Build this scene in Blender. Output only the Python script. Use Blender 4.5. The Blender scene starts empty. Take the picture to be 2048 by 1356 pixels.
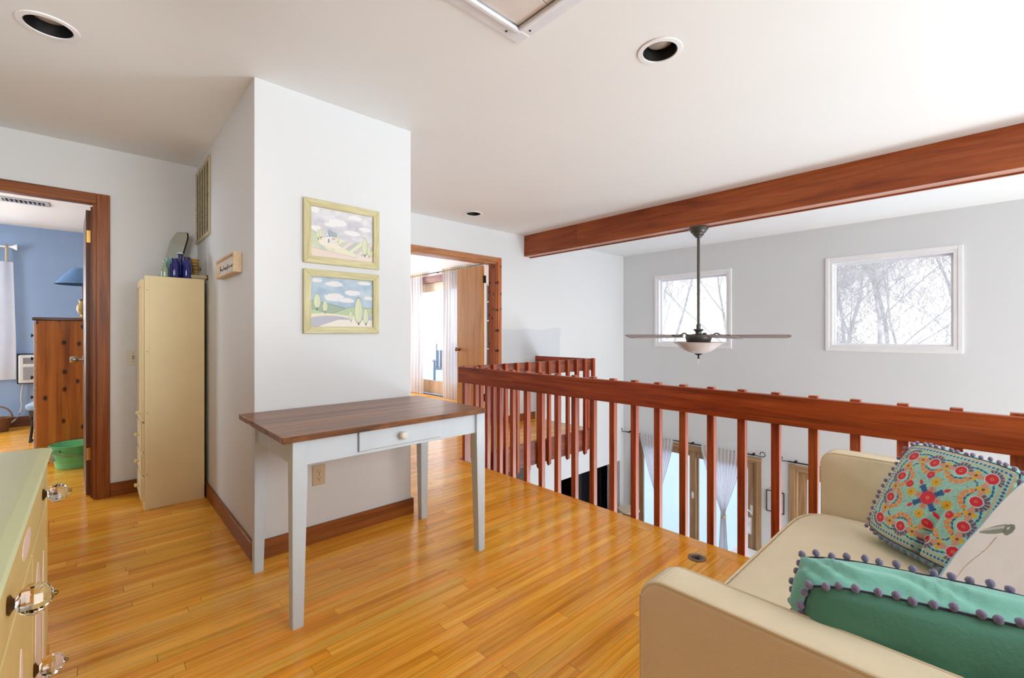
import bpy, bmesh, math, random
import numpy as np
from mathutils import Vector, Matrix

random.seed(7); np.random.seed(7)
SC = bpy.context.scene
COL = SC.collection
PI = math.pi

# ------------------------------------------------------------------ camera, world, lights, exposure
TH = math.radians(46.93)
cam_d = bpy.data.cameras.new('camera'); cam = bpy.data.objects.new('camera', cam_d); COL.objects.link(cam)
cam.location = (0, 0, 1.2)
cam.rotation_euler = (math.radians(90), 0, TH - math.radians(90))
cam_d.sensor_width = 36; cam_d.lens = 897.1 / 2048 * 36
cam_d.shift_y = -(678 - 667.8) / 2048
cam_d.clip_start = 0.02; cam_d.clip_end = 300
SC.camera = cam

world = bpy.data.worlds.new('sky'); SC.world = world; world.use_nodes = True
wn = world.node_tree.nodes; wl = world.node_tree.links
bg = wn['Background']
tcw = wn.new('ShaderNodeTexCoord'); sepw = wn.new('ShaderNodeSeparateXYZ'); rw = wn.new('ShaderNodeValToRGB')
wl.new(tcw.outputs['Generated'], sepw.inputs[0]); wl.new(sepw.outputs['Z'], rw.inputs[0]); wl.new(rw.outputs[0], bg.inputs[0])
rw.color_ramp.elements[0].position = 0.0; rw.color_ramp.elements[0].color = (1.0, 0.99, 0.97, 1)
rw.color_ramp.elements[1].position = 0.6; rw.color_ramp.elements[1].color = (0.80, 0.89, 1.0, 1)
bg.inputs[1].default_value = 1.3


def area(name, loc, size, direction, power, color):
    d = bpy.data.lights.new(name, 'AREA'); d.shape = 'RECTANGLE'; d.size, d.size_y = size
    d.energy = power; d.color = color
    o = bpy.data.objects.new(name, d); COL.objects.link(o); o.location = loc
    o.rotation_euler = Vector(direction).to_track_quat('-Z', 'Z').to_euler()
    return o


area('loft_fill_light', (1.75, -2.35, 1.5), (1.4, 1.6), (-0.12, 1, -0.22), 60, (0.89, 0.955, 1.0))  # added fill behind the camera, the wall there has no window
area('living_fill_light', (4.0, -3.75, 0.5), (2.6, 3.4), (-0.25, 1, 0.15), 100, (0.89, 0.955, 1.0))  # added area light brightening the living side, no opening behind it
area('living_upward_fill_light', (6.72, -2.2, -1.45), (2.6, 2.2), (-1, 0.45, 0.42), 232, (0.86, 0.945, 1.0))  # unseen fill aimed up to brighten the ceiling, no glass door here
area('hall_fill_light', (-0.42, 1.45, 1.75), (0.4, 0.7), (0.12, 1, 0.02), 3.6, (0.98, 0.97, 0.95)).data.spread = math.radians(96)  # added fill outside the view to brighten the left side, no lamp there
area('bedroom_side_fill_light', (-2.9, 6.6, 1.5), (1.6, 1.3), (1, 0, -0.1), 44, (0.88, 0.95, 1.0))  # added bedroom fill in front of a solid wall
area('bedroom_back_window_daylight', (-1.66, 8.9, 1.45), (1.3, 1.2), (0, -1, 0), 70, (0.9, 0.96, 1.0))
area('far_room_fill_light', (3.2, 9.0, 1.6), (2.0, 1.6), (0, -1, -0.1), 70, (0.92, 0.965, 1.0))  # added fill for the far room, its back wall is closed

SC.view_settings.view_transform = 'Standard'
SC.view_settings.look = 'None'
SC.view_settings.gamma = 1
SC.view_settings.use_curve_mapping = False
SC.view_settings.exposure = 0.82
SC.cycles.use_denoising = True
SC.cycles.max_bounces = 10
SC.cycles.diffuse_bounces = 6
SC.cycles.transparent_max_bounces = 16
SC.cycles.sample_clamp_indirect = 8

# ------------------------------------------------------------------ numbers
H = 2.56; XC = 0.624; YC = 2.663; X1 = 1.56; YF = 4.437; XW = 6.84; XE = 2.574
ZL = -2.6; HB = 2.60; YB = 8.6


# ------------------------------------------------------------------ materials
def lin(c):
    return tuple(((x / 255) / 12.92 if x / 255 <= 0.04045 else ((x / 255 + 0.055) / 1.055) ** 2.4) for x in c)


MATS = {}


def base(name):
    m = bpy.data.materials.new(name); m.use_nodes = True
    return m, m.node_tree.nodes, m.node_tree.links, m.node_tree.nodes['Principled BSDF']


def mat(name, c, rough=0.5, metal=0.0, var=0.05, scale=8, bump=0.0, bscale=60, coat=0.0, sheen=0.0, trans=0.0):
    """plain surface with faint procedural tone variation and fine relief"""
    if name in MATS: return MATS[name]
    m, n, l, p = base(name)
    c = lin(c)
    tc = n.new('ShaderNodeTexCoord'); no = n.new('ShaderNodeTexNoise'); no.inputs['Scale'].default_value = scale
    no.inputs['Detail'].default_value = 4
    l.new(tc.outputs['Object'], no.inputs['Vector'])
    r = n.new('ShaderNodeValToRGB')
    r.color_ramp.elements[0].position = 0.3; r.color_ramp.elements[1].position = 0.7
    r.color_ramp.elements[0].color = (*[max(0, x * (1 - var)) for x in c], 1)
    r.color_ramp.elements[1].color = (*[min(1, x * (1 + var)) for x in c], 1)
    l.new(no.outputs['Fac'], r.inputs[0]); l.new(r.outputs[0], p.inputs['Base Color'])
    p.inputs['Roughness'].default_value = rough; p.inputs['Metallic'].default_value = metal
    p.inputs['Coat Weight'].default_value = coat; p.inputs['Sheen Weight'].default_value = sheen
    p.inputs['Transmission Weight'].default_value = trans
    if bump > 0:
        n2 = n.new('ShaderNodeTexNoise'); n2.inputs['Scale'].default_value = bscale; n2.inputs['Detail'].default_value = 3
        l.new(tc.outputs['Object'], n2.inputs['Vector'])
        b = n.new('ShaderNodeBump'); b.inputs['Strength'].default_value = bump; b.inputs['Distance'].default_value = 0.004
        l.new(n2.outputs['Fac'], b.inputs['Height']); l.new(b.outputs[0], p.inputs['Normal'])
    MATS[name] = m
    return m


def wood(name, dark, mid, light, axis='X', rough=0.35, coat=0.2, across=28, along=1.6, rand=0.0, knots=0, bump=0.12, coords='Object'):
    if name in MATS: return MATS[name]
    m, n, l, p = base(name)
    if coords == 'World':
        g = n.new('ShaderNodeNewGeometry'); src = g.outputs['Position']
    else:
        g = n.new('ShaderNodeTexCoord'); src = g.outputs['Object']
    oi = n.new('ShaderNodeObjectInfo'); gi = n.new('ShaderNodeNewGeometry')
    add = n.new('ShaderNodeMath'); add.operation = 'ADD'
    l.new(oi.outputs['Random'], add.inputs[0]); l.new(gi.outputs['Random Per Island'], add.inputs[1])
    fr = n.new('ShaderNodeMath'); fr.operation = 'FRACT'; l.new(add.outputs[0], fr.inputs[0])
    mul = n.new('ShaderNodeMath'); mul.operation = 'MULTIPLY'; mul.inputs[1].default_value = 37.0; l.new(fr.outputs[0], mul.inputs[0])
    off = n.new('ShaderNodeCombineXYZ')
    for i in range(3): l.new(mul.outputs[0], off.inputs[i])
    va = n.new('ShaderNodeVectorMath'); va.operation = 'ADD'; l.new(src, va.inputs[0]); l.new(off.outputs[0], va.inputs[1])
    mp = n.new('ShaderNodeMapping')
    s = [across, across, across]; s['XYZ'.index(axis)] = along
    mp.inputs['Scale'].default_value = s; l.new(va.outputs[0], mp.inputs['Vector'])
    n1 = n.new('ShaderNodeTexNoise'); n1.inputs['Scale'].default_value = 1; n1.inputs['Detail'].default_value = 6
    n1.inputs['Distortion'].default_value = 0.6; n1.inputs['Roughness'].default_value = 0.62
    l.new(mp.outputs[0], n1.inputs['Vector'])
    r = n.new('ShaderNodeValToRGB')
    e = r.color_ramp.elements
    e[0].position = 0.30; e[0].color = (*lin(dark), 1); e[1].position = 0.72; e[1].color = (*lin(light), 1)
    k = e.new(0.48); k.color = (*lin(mid), 1)
    l.new(n1.outputs['Fac'], r.inputs[0])
    out = r.outputs[0]
    mp2 = n.new('ShaderNodeMapping'); s2 = [across * 5] * 3; s2['XYZ'.index(axis)] = along * 4
    mp2.inputs['Scale'].default_value = s2; l.new(va.outputs[0], mp2.inputs['Vector'])
    n2 = n.new('ShaderNodeTexNoise'); n2.inputs['Scale'].default_value = 1; n2.inputs['Detail'].default_value = 3
    l.new(mp2.outputs[0], n2.inputs['Vector'])
    mr = n.new('ShaderNodeMapRange'); mr.inputs[1].default_value = 0.35; mr.inputs[2].default_value = 0.6
    mr.inputs[3].default_value = 0.86; mr.inputs[4].default_value = 1.05
    l.new(n2.outputs['Fac'], mr.inputs[0])
    hv = n.new('ShaderNodeHueSaturation'); l.new(out, hv.inputs['Color'])
    if rand > 0:
        mr2 = n.new('ShaderNodeMapRange'); mr2.inputs[3].default_value = 1 - rand; mr2.inputs[4].default_value = 1 + rand * 0.8
        l.new(fr.outputs[0], mr2.inputs[0])
        mm = n.new('ShaderNodeMath'); mm.operation = 'MULTIPLY'; l.new(mr.outputs[0], mm.inputs[0]); l.new(mr2.outputs[0], mm.inputs[1])
        l.new(mm.outputs[0], hv.inputs['Value'])
        wnz = n.new('ShaderNodeTexWhiteNoise'); wnz.noise_dimensions = '1D'; l.new(mul.outputs[0], wnz.inputs['W'])
        mr3 = n.new('ShaderNodeMapRange'); mr3.inputs[3].default_value = 0.493; mr3.inputs[4].default_value = 0.504
        l.new(wnz.outputs['Value'], mr3.inputs[0]); l.new(mr3.outputs[0], hv.inputs['Hue'])
    else:
        l.new(mr.outputs[0], hv.inputs['Value'])
    out = hv.outputs[0]
    if knots:
        mpk = n.new('ShaderNodeMapping'); sk = [knots] * 3; sk['XYZ'.index(axis)] = knots * 0.6
        mpk.inputs['Scale'].default_value = sk; l.new(src, mpk.inputs['Vector'])
        vo = n.new('ShaderNodeTexVoronoi'); vo.voronoi_dimensions = '2D'; vo.inputs['Scale'].default_value = 1; vo.inputs['Randomness'].default_value = 1
        sk_ = n.new('ShaderNodeSeparateXYZ'); l.new(mpk.outputs[0], sk_.inputs[0]); ak = n.new('ShaderNodeMath'); l.new(sk_.outputs[0], ak.inputs[0]); l.new(sk_.outputs[1], ak.inputs[1])
        ak2 = n.new('ShaderNodeMath'); ak2.operation = 'MULTIPLY_ADD'; ak2.inputs[1].default_value = .22; l.new(n1.outputs['Fac'], ak2.inputs[0]); l.new(ak.outputs[0], ak2.inputs[2]); ak = ak2
        ck_ = n.new('ShaderNodeCombineXYZ'); l.new(ak.outputs[0], ck_.inputs[0]); l.new(sk_.outputs[2], ck_.inputs[1]); l.new(ck_.outputs[0], vo.inputs['Vector'])
        mk = n.new('ShaderNodeMapRange'); mk.inputs[1].default_value = 0.06; mk.inputs[2].default_value = 0.13
        mk.inputs[3].default_value = 0.12; mk.inputs[4].default_value = 1.0
        l.new(vo.outputs['Distance'], mk.inputs[0])
        mx = n.new('ShaderNodeMixRGB'); mx.blend_type = 'MULTIPLY'; mx.inputs[0].default_value = 1
        l.new(out, mx.inputs[1]); l.new(mk.outputs[0], mx.inputs[2]); out = mx.outputs[0]
    l.new(out, p.inputs['Base Color'])
    p.inputs['Roughness'].default_value = rough; p.inputs['Coat Weight'].default_value = coat * 0.5
    p.inputs['Specular IOR Level'].default_value = 0.35
    p.inputs['Coat Roughness'].default_value = 0.12
    b = n.new('ShaderNodeBump'); b.inputs['Strength'].default_value = bump; b.inputs['Distance'].default_value = 0.001
    l.new(n2.outputs['Fac'], b.inputs['Height']); l.new(b.outputs[0], p.inputs['Normal'])
    MATS[name] = m
    return m


def glass_pane(name='clear_window_glass', tint=(1, 1, 1)):
    if name in MATS: return MATS[name]
    m, n, l, p = base(name); n.remove(p)
    tr = n.new('ShaderNodeBsdfTransparent'); tr.inputs[0].default_value = (*tint, 1)
    gl = n.new('ShaderNodeBsdfGlossy'); gl.inputs['Roughness'].default_value = 0.02
    lw = n.new('ShaderNodeLayerWeight'); lw.inputs[0].default_value = 0.5
    pw_ = n.new('ShaderNodeMath'); pw_.operation = 'POWER'; pw_.inputs[1].default_value = 5; l.new(lw.outputs['Facing'], pw_.inputs[0])
    fr = n.new('ShaderNodeMath'); fr.operation = 'MULTIPLY_ADD'; fr.inputs[1].default_value = 0.7; fr.inputs[2].default_value = 0.03; l.new(pw_.outputs[0], fr.inputs[0])
    mx = n.new('ShaderNodeMixShader'); l.new(fr.outputs[0], mx.inputs[0]); l.new(tr.outputs[0], mx.inputs[1]); l.new(gl.outputs[0], mx.inputs[2])
    l.new(mx.outputs[0], n['Material Output'].inputs[0])
    MATS[name] = m
    return m


def real_glass(name, c, rough=0.02, ior=1.45):
    if name in MATS: return MATS[name]
    m, n, l, p = base(name)
    p.inputs['Base Color'].default_value = (*lin(c), 1); p.inputs['Transmission Weight'].default_value = 1
    p.inputs['Roughness'].default_value = rough; p.inputs['IOR'].default_value = ior
    MATS[name] = m
    return m


def sheer(name, c=(240, 240, 242), transp=0.12):
    if name in MATS: return MATS[name]
    m, n, l, p = base(name); n.remove(p)
    c = lin(c)
    tc = n.new('ShaderNodeTexCoord'); no = n.new('ShaderNodeTexNoise'); no.inputs['Scale'].default_value = 30
    l.new(tc.outputs['Object'], no.inputs['Vector'])
    r = n.new('ShaderNodeValToRGB'); r.color_ramp.elements[0].color = (*[x * .93 for x in c], 1); r.color_ramp.elements[1].color = (*c, 1)
    l.new(no.outputs['Fac'], r.inputs[0])
    d = n.new('ShaderNodeBsdfDiffuse'); t = n.new('ShaderNodeBsdfTranslucent'); q = n.new('ShaderNodeBsdfTransparent')
    l.new(r.outputs[0], d.inputs[0]); l.new(r.outputs[0], t.inputs[0])
    a = n.new('ShaderNodeMixShader'); a.inputs[0].default_value = 0.45; l.new(d.outputs[0], a.inputs[1]); l.new(t.outputs[0], a.inputs[2])
    b = n.new('ShaderNodeMixShader'); b.inputs[0].default_value = transp; l.new(a.outputs[0], b.inputs[1]); l.new(q.outputs[0], b.inputs[2])
    l.new(b.outputs[0], n['Material Output'].inputs[0])
    MATS[name] = m
    return m


def colattr(name, rough=0.8, sheen=0.0, bump=0.0, bscale=500):
    if name in MATS: return MATS[name]
    m, n, l, p = base(name)
    a = n.new('ShaderNodeVertexColor'); a.layer_name = 'Col'
    l.new(a.outputs[0], p.inputs['Base Color'])
    p.inputs['Roughness'].default_value = rough; p.inputs['Sheen Weight'].default_value = sheen
    if bump:
        tc = n.new('ShaderNodeTexCoord'); n2 = n.new('ShaderNodeTexNoise'); n2.inputs['Scale'].default_value = bscale
        l.new(tc.outputs['Object'], n2.inputs['Vector'])
        b = n.new('ShaderNodeBump'); b.inputs['Strength'].default_value = bump; b.inputs['Distance'].default_value = 0.002
        l.new(n2.outputs['Fac'], b.inputs['Height']); l.new(b.outputs[0], p.inputs['Normal'])
    MATS[name] = m
    return m


def wall_mat():
    """white wall paint with one greyer touched-up patch (a stain with an outline of its own)"""
    m, n, l, p = base('white_wall_paint_with_touched_up_patch')
    g = n.new('ShaderNodeNewGeometry'); no = n.new('ShaderNodeTexNoise'); no.inputs['Scale'].default_value = 2.5
    l.new(g.outputs['Position'], no.inputs['Vector'])
    sx = n.new('ShaderNodeSeparateXYZ'); l.new(g.outputs['Position'], sx.inputs[0])
    def smooth(sock, a, b, lo=0, hi=1):
        r = n.new('ShaderNodeMapRange'); r.interpolation_type = 'SMOOTHSTEP'
        r.inputs[1].default_value = a; r.inputs[2].default_value = b; r.inputs[3].default_value = lo; r.inputs[4].default_value = hi
        l.new(sock, r.inputs[0]); return r.outputs[0]
    wob = n.new('ShaderNodeMath'); wob.operation = 'MULTIPLY_ADD'; wob.inputs[1].default_value = 0.16
    l.new(no.outputs['Fac'], wob.inputs[0]); l.new(sx.outputs['X'], wob.inputs[2])
    wz = n.new('ShaderNodeMath'); wz.operation = 'MULTIPLY_ADD'; wz.inputs[1].default_value = 0.12
    l.new(no.outputs['Fac'], wz.inputs[0]); l.new(sx.outputs['Z'], wz.inputs[2])
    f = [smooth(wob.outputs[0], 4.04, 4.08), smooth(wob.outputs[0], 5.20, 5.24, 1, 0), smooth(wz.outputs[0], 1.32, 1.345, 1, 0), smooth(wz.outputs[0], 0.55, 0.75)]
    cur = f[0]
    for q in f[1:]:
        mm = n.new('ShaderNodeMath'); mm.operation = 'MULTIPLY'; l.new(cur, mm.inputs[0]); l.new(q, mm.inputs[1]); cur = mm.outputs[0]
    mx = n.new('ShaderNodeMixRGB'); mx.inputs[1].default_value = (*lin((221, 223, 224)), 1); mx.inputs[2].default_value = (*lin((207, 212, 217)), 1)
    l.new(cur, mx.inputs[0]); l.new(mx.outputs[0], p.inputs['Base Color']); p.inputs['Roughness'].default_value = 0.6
    return m


M_WALL = mat('white_wall_paint', (219, 222, 224), 0.6, var=0.012, scale=1.5, bump=0.05, bscale=250)
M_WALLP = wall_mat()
M_CEIL = mat('ceiling_paint', (234, 236, 236), 0.75, var=0.012, scale=1.5)
M_BLUE = mat('blue_wall_paint', (136, 160, 192), 0.7, var=0.03, scale=2)
M_WHITE = mat('white_trim_paint', (238, 238, 240), 0.4, var=0.02)
M_FLOOR = wood('oak_strip_flooring', (212, 134, 34), (246, 170, 48), (255, 200, 92), 'X', rough=0.2, coat=0.3, across=16, along=0.7, rand=0.13, bump=0.06, coords='World')
M_FLOORY = wood('oak_nosing', (212, 124, 24), (246, 166, 48), (255, 196, 86), 'Y', rough=0.22, coat=0.3, across=22, along=0.9, rand=0.08, bump=0.06, coords='World')
M_SUB = mat('dark_subfloor', (46, 26, 12), 0.9)
M_RAIL = wood('red_brown_stained_rail', (98, 34, 12), (148, 60, 20), (180, 86, 34), 'Y', rough=0.33, coat=0.25, across=26, along=1.2)
M_RAILX = wood('red_brown_stained_rail_across', (84, 40, 30), (118, 62, 46), (150, 92, 70), 'X', rough=0.38, coat=0.15, across=26, along=1.2)
M_BAL = wood('red_brown_stained_baluster', (110, 40, 14), (156, 68, 30), (188, 100, 60), 'Z', rough=0.38, coat=0.2, across=40, along=1.5, rand=0.12)
M_BEAM = wood('red_brown_beam', (104, 40, 12), (146, 68, 24), (172, 92, 40), 'Y', rough=0.42, coat=0.15, across=9, along=0.8)
M_CASING = wood('warm_stained_casing', (96, 44, 8), (134, 70, 20), (160, 92, 36), 'Z', rough=0.4, coat=0.15, across=40, along=1.5)
M_CASINGX = wood('warm_stained_casing_across', (96, 44, 8), (136, 72, 22), (162, 94, 38), 'X', rough=0.4, coat=0.15, across=40, along=1.5)
M_BASEX = wood('stained_baseboard_x', (100, 50, 12), (138, 76, 24), (160, 94, 38), 'X', rough=0.45, coat=0.1, across=24, along=1)
M_BASEY = wood('stained_baseboard_y', (100, 50, 12), (140, 78, 26), (164, 98, 40), 'Y', rough=0.45, coat=0.1, across=24, along=1)
M_PALEDOOR = wood('pale_veneer_door', (190, 124, 58), (212, 148, 80), (226, 166, 98), 'Z', rough=0.4, coat=0.15, across=16, along=0.8)
M_OAKDOOR = wood('light_oak_patio_door', (140, 108, 76), (170, 136, 100), (192, 160, 124), 'Z', rough=0.5, coat=0.05, across=22, along=0.9)
M_OAKDOORY = wood('light_oak_patio_head', (140, 108, 76), (170, 136, 100), (192, 160, 124), 'Y', rough=0.5, coat=0.05, across=22, along=0.9)
M_PINE = wood('knotty_pine', (132, 66, 12), (176, 98, 24), (200, 124, 44), 'Z', rough=0.5, coat=0.05, across=15, along=0.8, knots=7)
M_PINEX = wood('dark_pine_top', (60, 26, 14), (84, 40, 22), (104, 54, 30), 'X', rough=0.4, across=20)
M_TABLETOP = wood('worn_walnut_top', (66, 32, 10), (130, 78, 38), (176, 120, 74), 'X', rough=0.34, coat=0.3, across=22, along=1.1)
M_TEDGE = wood('rustic_top_edge', (52, 28, 12), (120, 72, 30), (160, 106, 52), 'X', rough=0.5, coat=0.05, across=30, along=5)
M_TPAINT = mat('chalky_white_table_paint', (204, 218, 229), 0.55, var=0.05, scale=5, bump=0.12, bscale=60)
M_CREAM = mat('cream_cabinet_paint', (230, 212, 166), 0.42, var=0.03, scale=4)
M_GREENTOP = mat('pale_green_dresser_top', (214, 219, 172), 0.42, var=0.02, scale=6, bump=0.08)
M_YELLOW = mat('butter_yellow_dresser_paint', (222, 198, 130), 0.42, var=0.07, scale=5)
M_PINKPANEL = mat('pale_pink_panel_paint', (240, 216, 204), 0.45)
M_KNOBGLASS = real_glass('clear_glass_knob', (250, 248, 244), 0.03)
M_BRASSD = mat('dark_brass', (110, 84, 46), 0.35, 1.0)
M_BRASS = mat('bright_brass', (214, 178, 98), 0.3, 0.9)
M_STEEL = mat('brushed_nickel', (170, 160, 148), 0.3, 1.0)
M_BLACKM = mat('black_iron', (26, 24, 24), 0.5, 0.3)
M_DARK = mat('dark_void', (14, 14, 15), 0.6)
M_PEWTER = mat('dark_pewter_fan', (84, 80, 74), 0.4, 0.6)
M_BLADE = wood('greyed_fan_blade', (104, 84, 78), (128, 106, 98), (146, 124, 116), 'X', rough=0.3, coat=0.3, across=24)
M_FROST = mat('alabaster_bowl_glass', (214, 204, 200), 0.35, var=0.06, scale=7, coat=0.4)
M_SOFA = mat('cream_linen_upholstery', (226, 211, 180), 0.8, var=0.03, scale=9, bump=0.35, bscale=420, sheen=0.15)
M_SOFAD = mat('cream_linen_piping', (214, 196, 162), 0.8, var=0.03, bump=0.2)
M_TEAL = mat('teal_cotton', (78, 138, 118), 0.8, var=0.06, scale=12, bump=0.3, bscale=120, sheen=0.2)
M_TEALL = mat('light_teal_cotton', (116, 182, 166), 0.8, var=0.05, scale=12, bump=0.3, bscale=90, sheen=0.2)
M_POM = mat('mauve_pompom_wool', (134, 122, 158), 0.95, var=0.12, scale=300, bump=0.8, bscale=600, sheen=0.4)
M_BRAID = mat('dark_mauve_braid', (70, 62, 88), 0.9, var=0.2, scale=300)
M_SHEER = sheer('white_sheer_fabric')
M_SHEERB = sheer('cream_tab_fabric', (228, 216, 190), 0.02)
M_GLASS = glass_pane()
M_SNOW = mat('fresh_snow', (182, 203, 236), 0.7, var=0.03, scale=0.6, bump=0.6, bscale=1.2)
M_BARK = mat('pale_grey_bark', (214, 206, 200), 0.9, var=0.25, scale=3)
M_PRINT = colattr('printed_landscape', 0.6)
M_EMBR = colattr('embroidered_cotton', 0.85, 0.2, 0.4)
M_FRAME = wood('pale_green_gold_frame', (190, 182, 136), (206, 198, 152), (218, 212, 170), 'X', rough=0.5, coat=0.05, across=26, along=2)
M_FRAMEZ = wood('pale_green_gold_frame_upright', (190, 182, 136), (206, 198, 152), (218, 212, 170), 'Z', rough=0.5, coat=0.05, across=26, along=2)
M_PALEWOOD = wood('pale_basswood', (214, 186, 150), (228, 204, 170), (238, 218, 190), 'Y', rough=0.6, coat=0, across=30)
M_PLATE = mat('almond_plastic', (206, 186, 156), 0.4, var=0.01)
M_PLATEW = mat('ivory_plastic', (222, 216, 198), 0.4, var=0.01)


# ------------------------------------------------------------------ mesh helpers
ORG = {}


def set_props(o, label=None, cat=None, group=None, kind=None):
    if label: o['label'] = label
    if cat: o['category'] = cat
    if group: o['group'] = group
    if kind: o['kind'] = kind
    return o


def thing(name, label, cat, loc=(0, 0, 0), group=None):
    o = bpy.data.objects.new(name, None); COL.objects.link(o); o.location = loc
    o.empty_display_size = 0.1
    ORG[o.name] = Vector(loc)
    return set_props(o, label, cat, group)


class MB:
    def __init__(self):
        self.bm = bmesh.new()

    def _add(self, tmp, mi=0):
        vm = {}
        for v in tmp.verts: vm[v] = self.bm.verts.new(v.co)
        for f in tmp.faces:
            try:
                nf = self.bm.faces.new([vm[v] for v in f.verts]); nf.material_index = mi
            except ValueError: pass
        tmp.free()

    def box(self, x0, y0, z0, x1, y1, z1, bev=0.0, seg=1, M=None, mi=0):
        t = bmesh.new(); r = bmesh.ops.create_cube(t, size=1)
        for v in t.verts:
            v.co = Vector(((x0 + x1) / 2 + v.co.x * (x1 - x0), (y0 + y1) / 2 + v.co.y * (y1 - y0), (z0 + z1) / 2 + v.co.z * (z1 - z0)))
        if bev > 0: bmesh.ops.bevel(t, geom=t.edges[:], offset=bev, segments=seg, profile=0.5, affect='EDGES')
        if M: bmesh.ops.transform(t, matrix=M, verts=t.verts)
        self._add(t, mi); return self

    def lathe(self, prof, c, n=24, axis='Z', M=None, sx=1, sy=1, mi=0, cap=True):
        """prof: list of (r, h) along axis from c"""
        t = bmesh.new(); rings = []
        for r, h in prof:
            ring = []
            for i in range(n):
                a = 2 * PI * i / n; p = (r * math.cos(a) * sx, r * math.sin(a) * sy, h)
                if axis == 'X': p = (h, p[0], p[1])
                if axis == 'Y': p = (p[1], h, p[0])
                ring.append(t.verts.new((c[0] + p[0], c[1] + p[1], c[2] + p[2])))
            rings.append(ring)
        for a, b in zip(rings, rings[1:]):
            for i in range(n): t.faces.new((a[i], a[(i + 1) % n], b[(i + 1) % n], b[i]))
        if cap:
            t.faces.new(rings[0][::-1]); t.faces.new(rings[-1])
        bmesh.ops.remove_doubles(t, verts=t.verts, dist=1e-6)
        if M: bmesh.ops.transform(t, matrix=M, verts=t.verts)
        self._add(t, mi); return self

    def tube(self, pts, r, n=8, rr=None, closed=False, mi=0):
        pts = [Vector(p) for p in pts]; t = bmesh.new(); rings = []; N = len(pts)
        up = Vector((0, 0, 1))
        for i, p in enumerate(pts):
            if closed: d = pts[(i + 1) % N] - pts[i - 1]
            else: d = (pts[min(i + 1, N - 1)] - pts[max(i - 1, 0)])
            d.normalize()
            u = up if abs(d.dot(up)) < 0.95 else Vector((1, 0, 0))
            a = d.cross(u).normalized(); b = a.cross(d)
            R = rr[i] if rr else r
            rings.append([t.verts.new(p + (a * math.cos(2 * PI * k / n) + b * math.sin(2 * PI * k / n)) * R) for k in range(n)])
        prs = list(zip(rings, rings[1:])) + ([(rings[-1], rings[0])] if closed else [])
        for A, B in prs:
            for k in range(n): t.faces.new((A[k], A[(k + 1) % n], B[(k + 1) % n], B[k]))
        if not closed:
            t.faces.new(rings[0][::-1]); t.faces.new(rings[-1])
        self._add(t, mi); return self

    def prism(self, poly, a0, a1, axis='Z', bev=0.0, seg=1, M=None, mi=0):
        """poly: 2-D outline; axis Z: (x,y) ; X: (y,z) ; Y: (x,z)"""
        t = bmesh.new()
        def P(p, h):
            return (p[0], p[1], h) if axis == 'Z' else ((h, p[0], p[1]) if axis == 'X' else (p[0], h, p[1]))
        A = [t.verts.new(P(p, a0)) for p in poly]; B = [t.verts.new(P(p, a1)) for p in poly]
        n = len(poly)
        t.faces.new(A[::-1]); t.faces.new(B)
        for i in range(n): t.faces.new((A[i], A[(i + 1) % n], B[(i + 1) % n], B[i]))
        bmesh.ops.recalc_face_normals(t, faces=t.faces)
        if bev > 0: bmesh.ops.bevel(t, geom=t.edges[:], offset=bev, segments=seg, profile=0.5, affect='EDGES')
        if M: bmesh.ops.transform(t, matrix=M, verts=t.verts)
        self._add(t, mi); return self

    def grid(self, P, mi=0, closed_u=False):
        """P: array [i][j] of points"""
        V = [[self.bm.verts.new(p) for p in row] for row in P]
        for i in range(len(V) - 1):
            for j in range(len(V[0]) - 1):
                f = self.bm.faces.new((V[i][j], V[i + 1][j], V[i + 1][j + 1], V[i][j + 1])); f.material_index = mi
            if closed_u:
                f = self.bm.faces.new((V[i][-1], V[i + 1][-1], V[i + 1][0], V[i][0])); f.material_index = mi
        return self

    def build(self, name, m, parent=None, smooth=False, origin=None, label=None, cat=None, group=None, kind=None, weld=False, angle=38):
        bm = self.bm
        if weld: bmesh.ops.remove_doubles(bm, verts=bm.verts, dist=1e-5)
        bmesh.ops.recalc_face_normals(bm, faces=bm.faces)
        me = bpy.data.meshes.new(name)
        if parent is not None: org = ORG[parent.name]
        elif origin is not None: org = Vector(origin)
        else:
            xs = [v.co for v in bm.verts]
            lo = Vector([min(c[i] for c in xs) for i in range(3)]); hi = Vector([max(c[i] for c in xs) for i in range(3)])
            org = Vector(((lo.x + hi.x) / 2, (lo.y + hi.y) / 2, lo.z))
        for v in bm.verts: v.co -= org
        bm.to_mesh(me); bm.free()
        for x in (m if isinstance(m, (list, tuple)) else [m]): me.materials.append(x)
        if smooth:
            me.shade_smooth(); me.set_sharp_from_angle(angle=math.radians(angle))
        o = bpy.data.objects.new(name, me); COL.objects.link(o)
        if parent is not None: o.parent = parent
        else: o.location = org
        ORG[o.name] = org
        return set_props(o, label, cat, group, kind)


def B(*a, **k): return MB().box(*a, **k)


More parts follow.
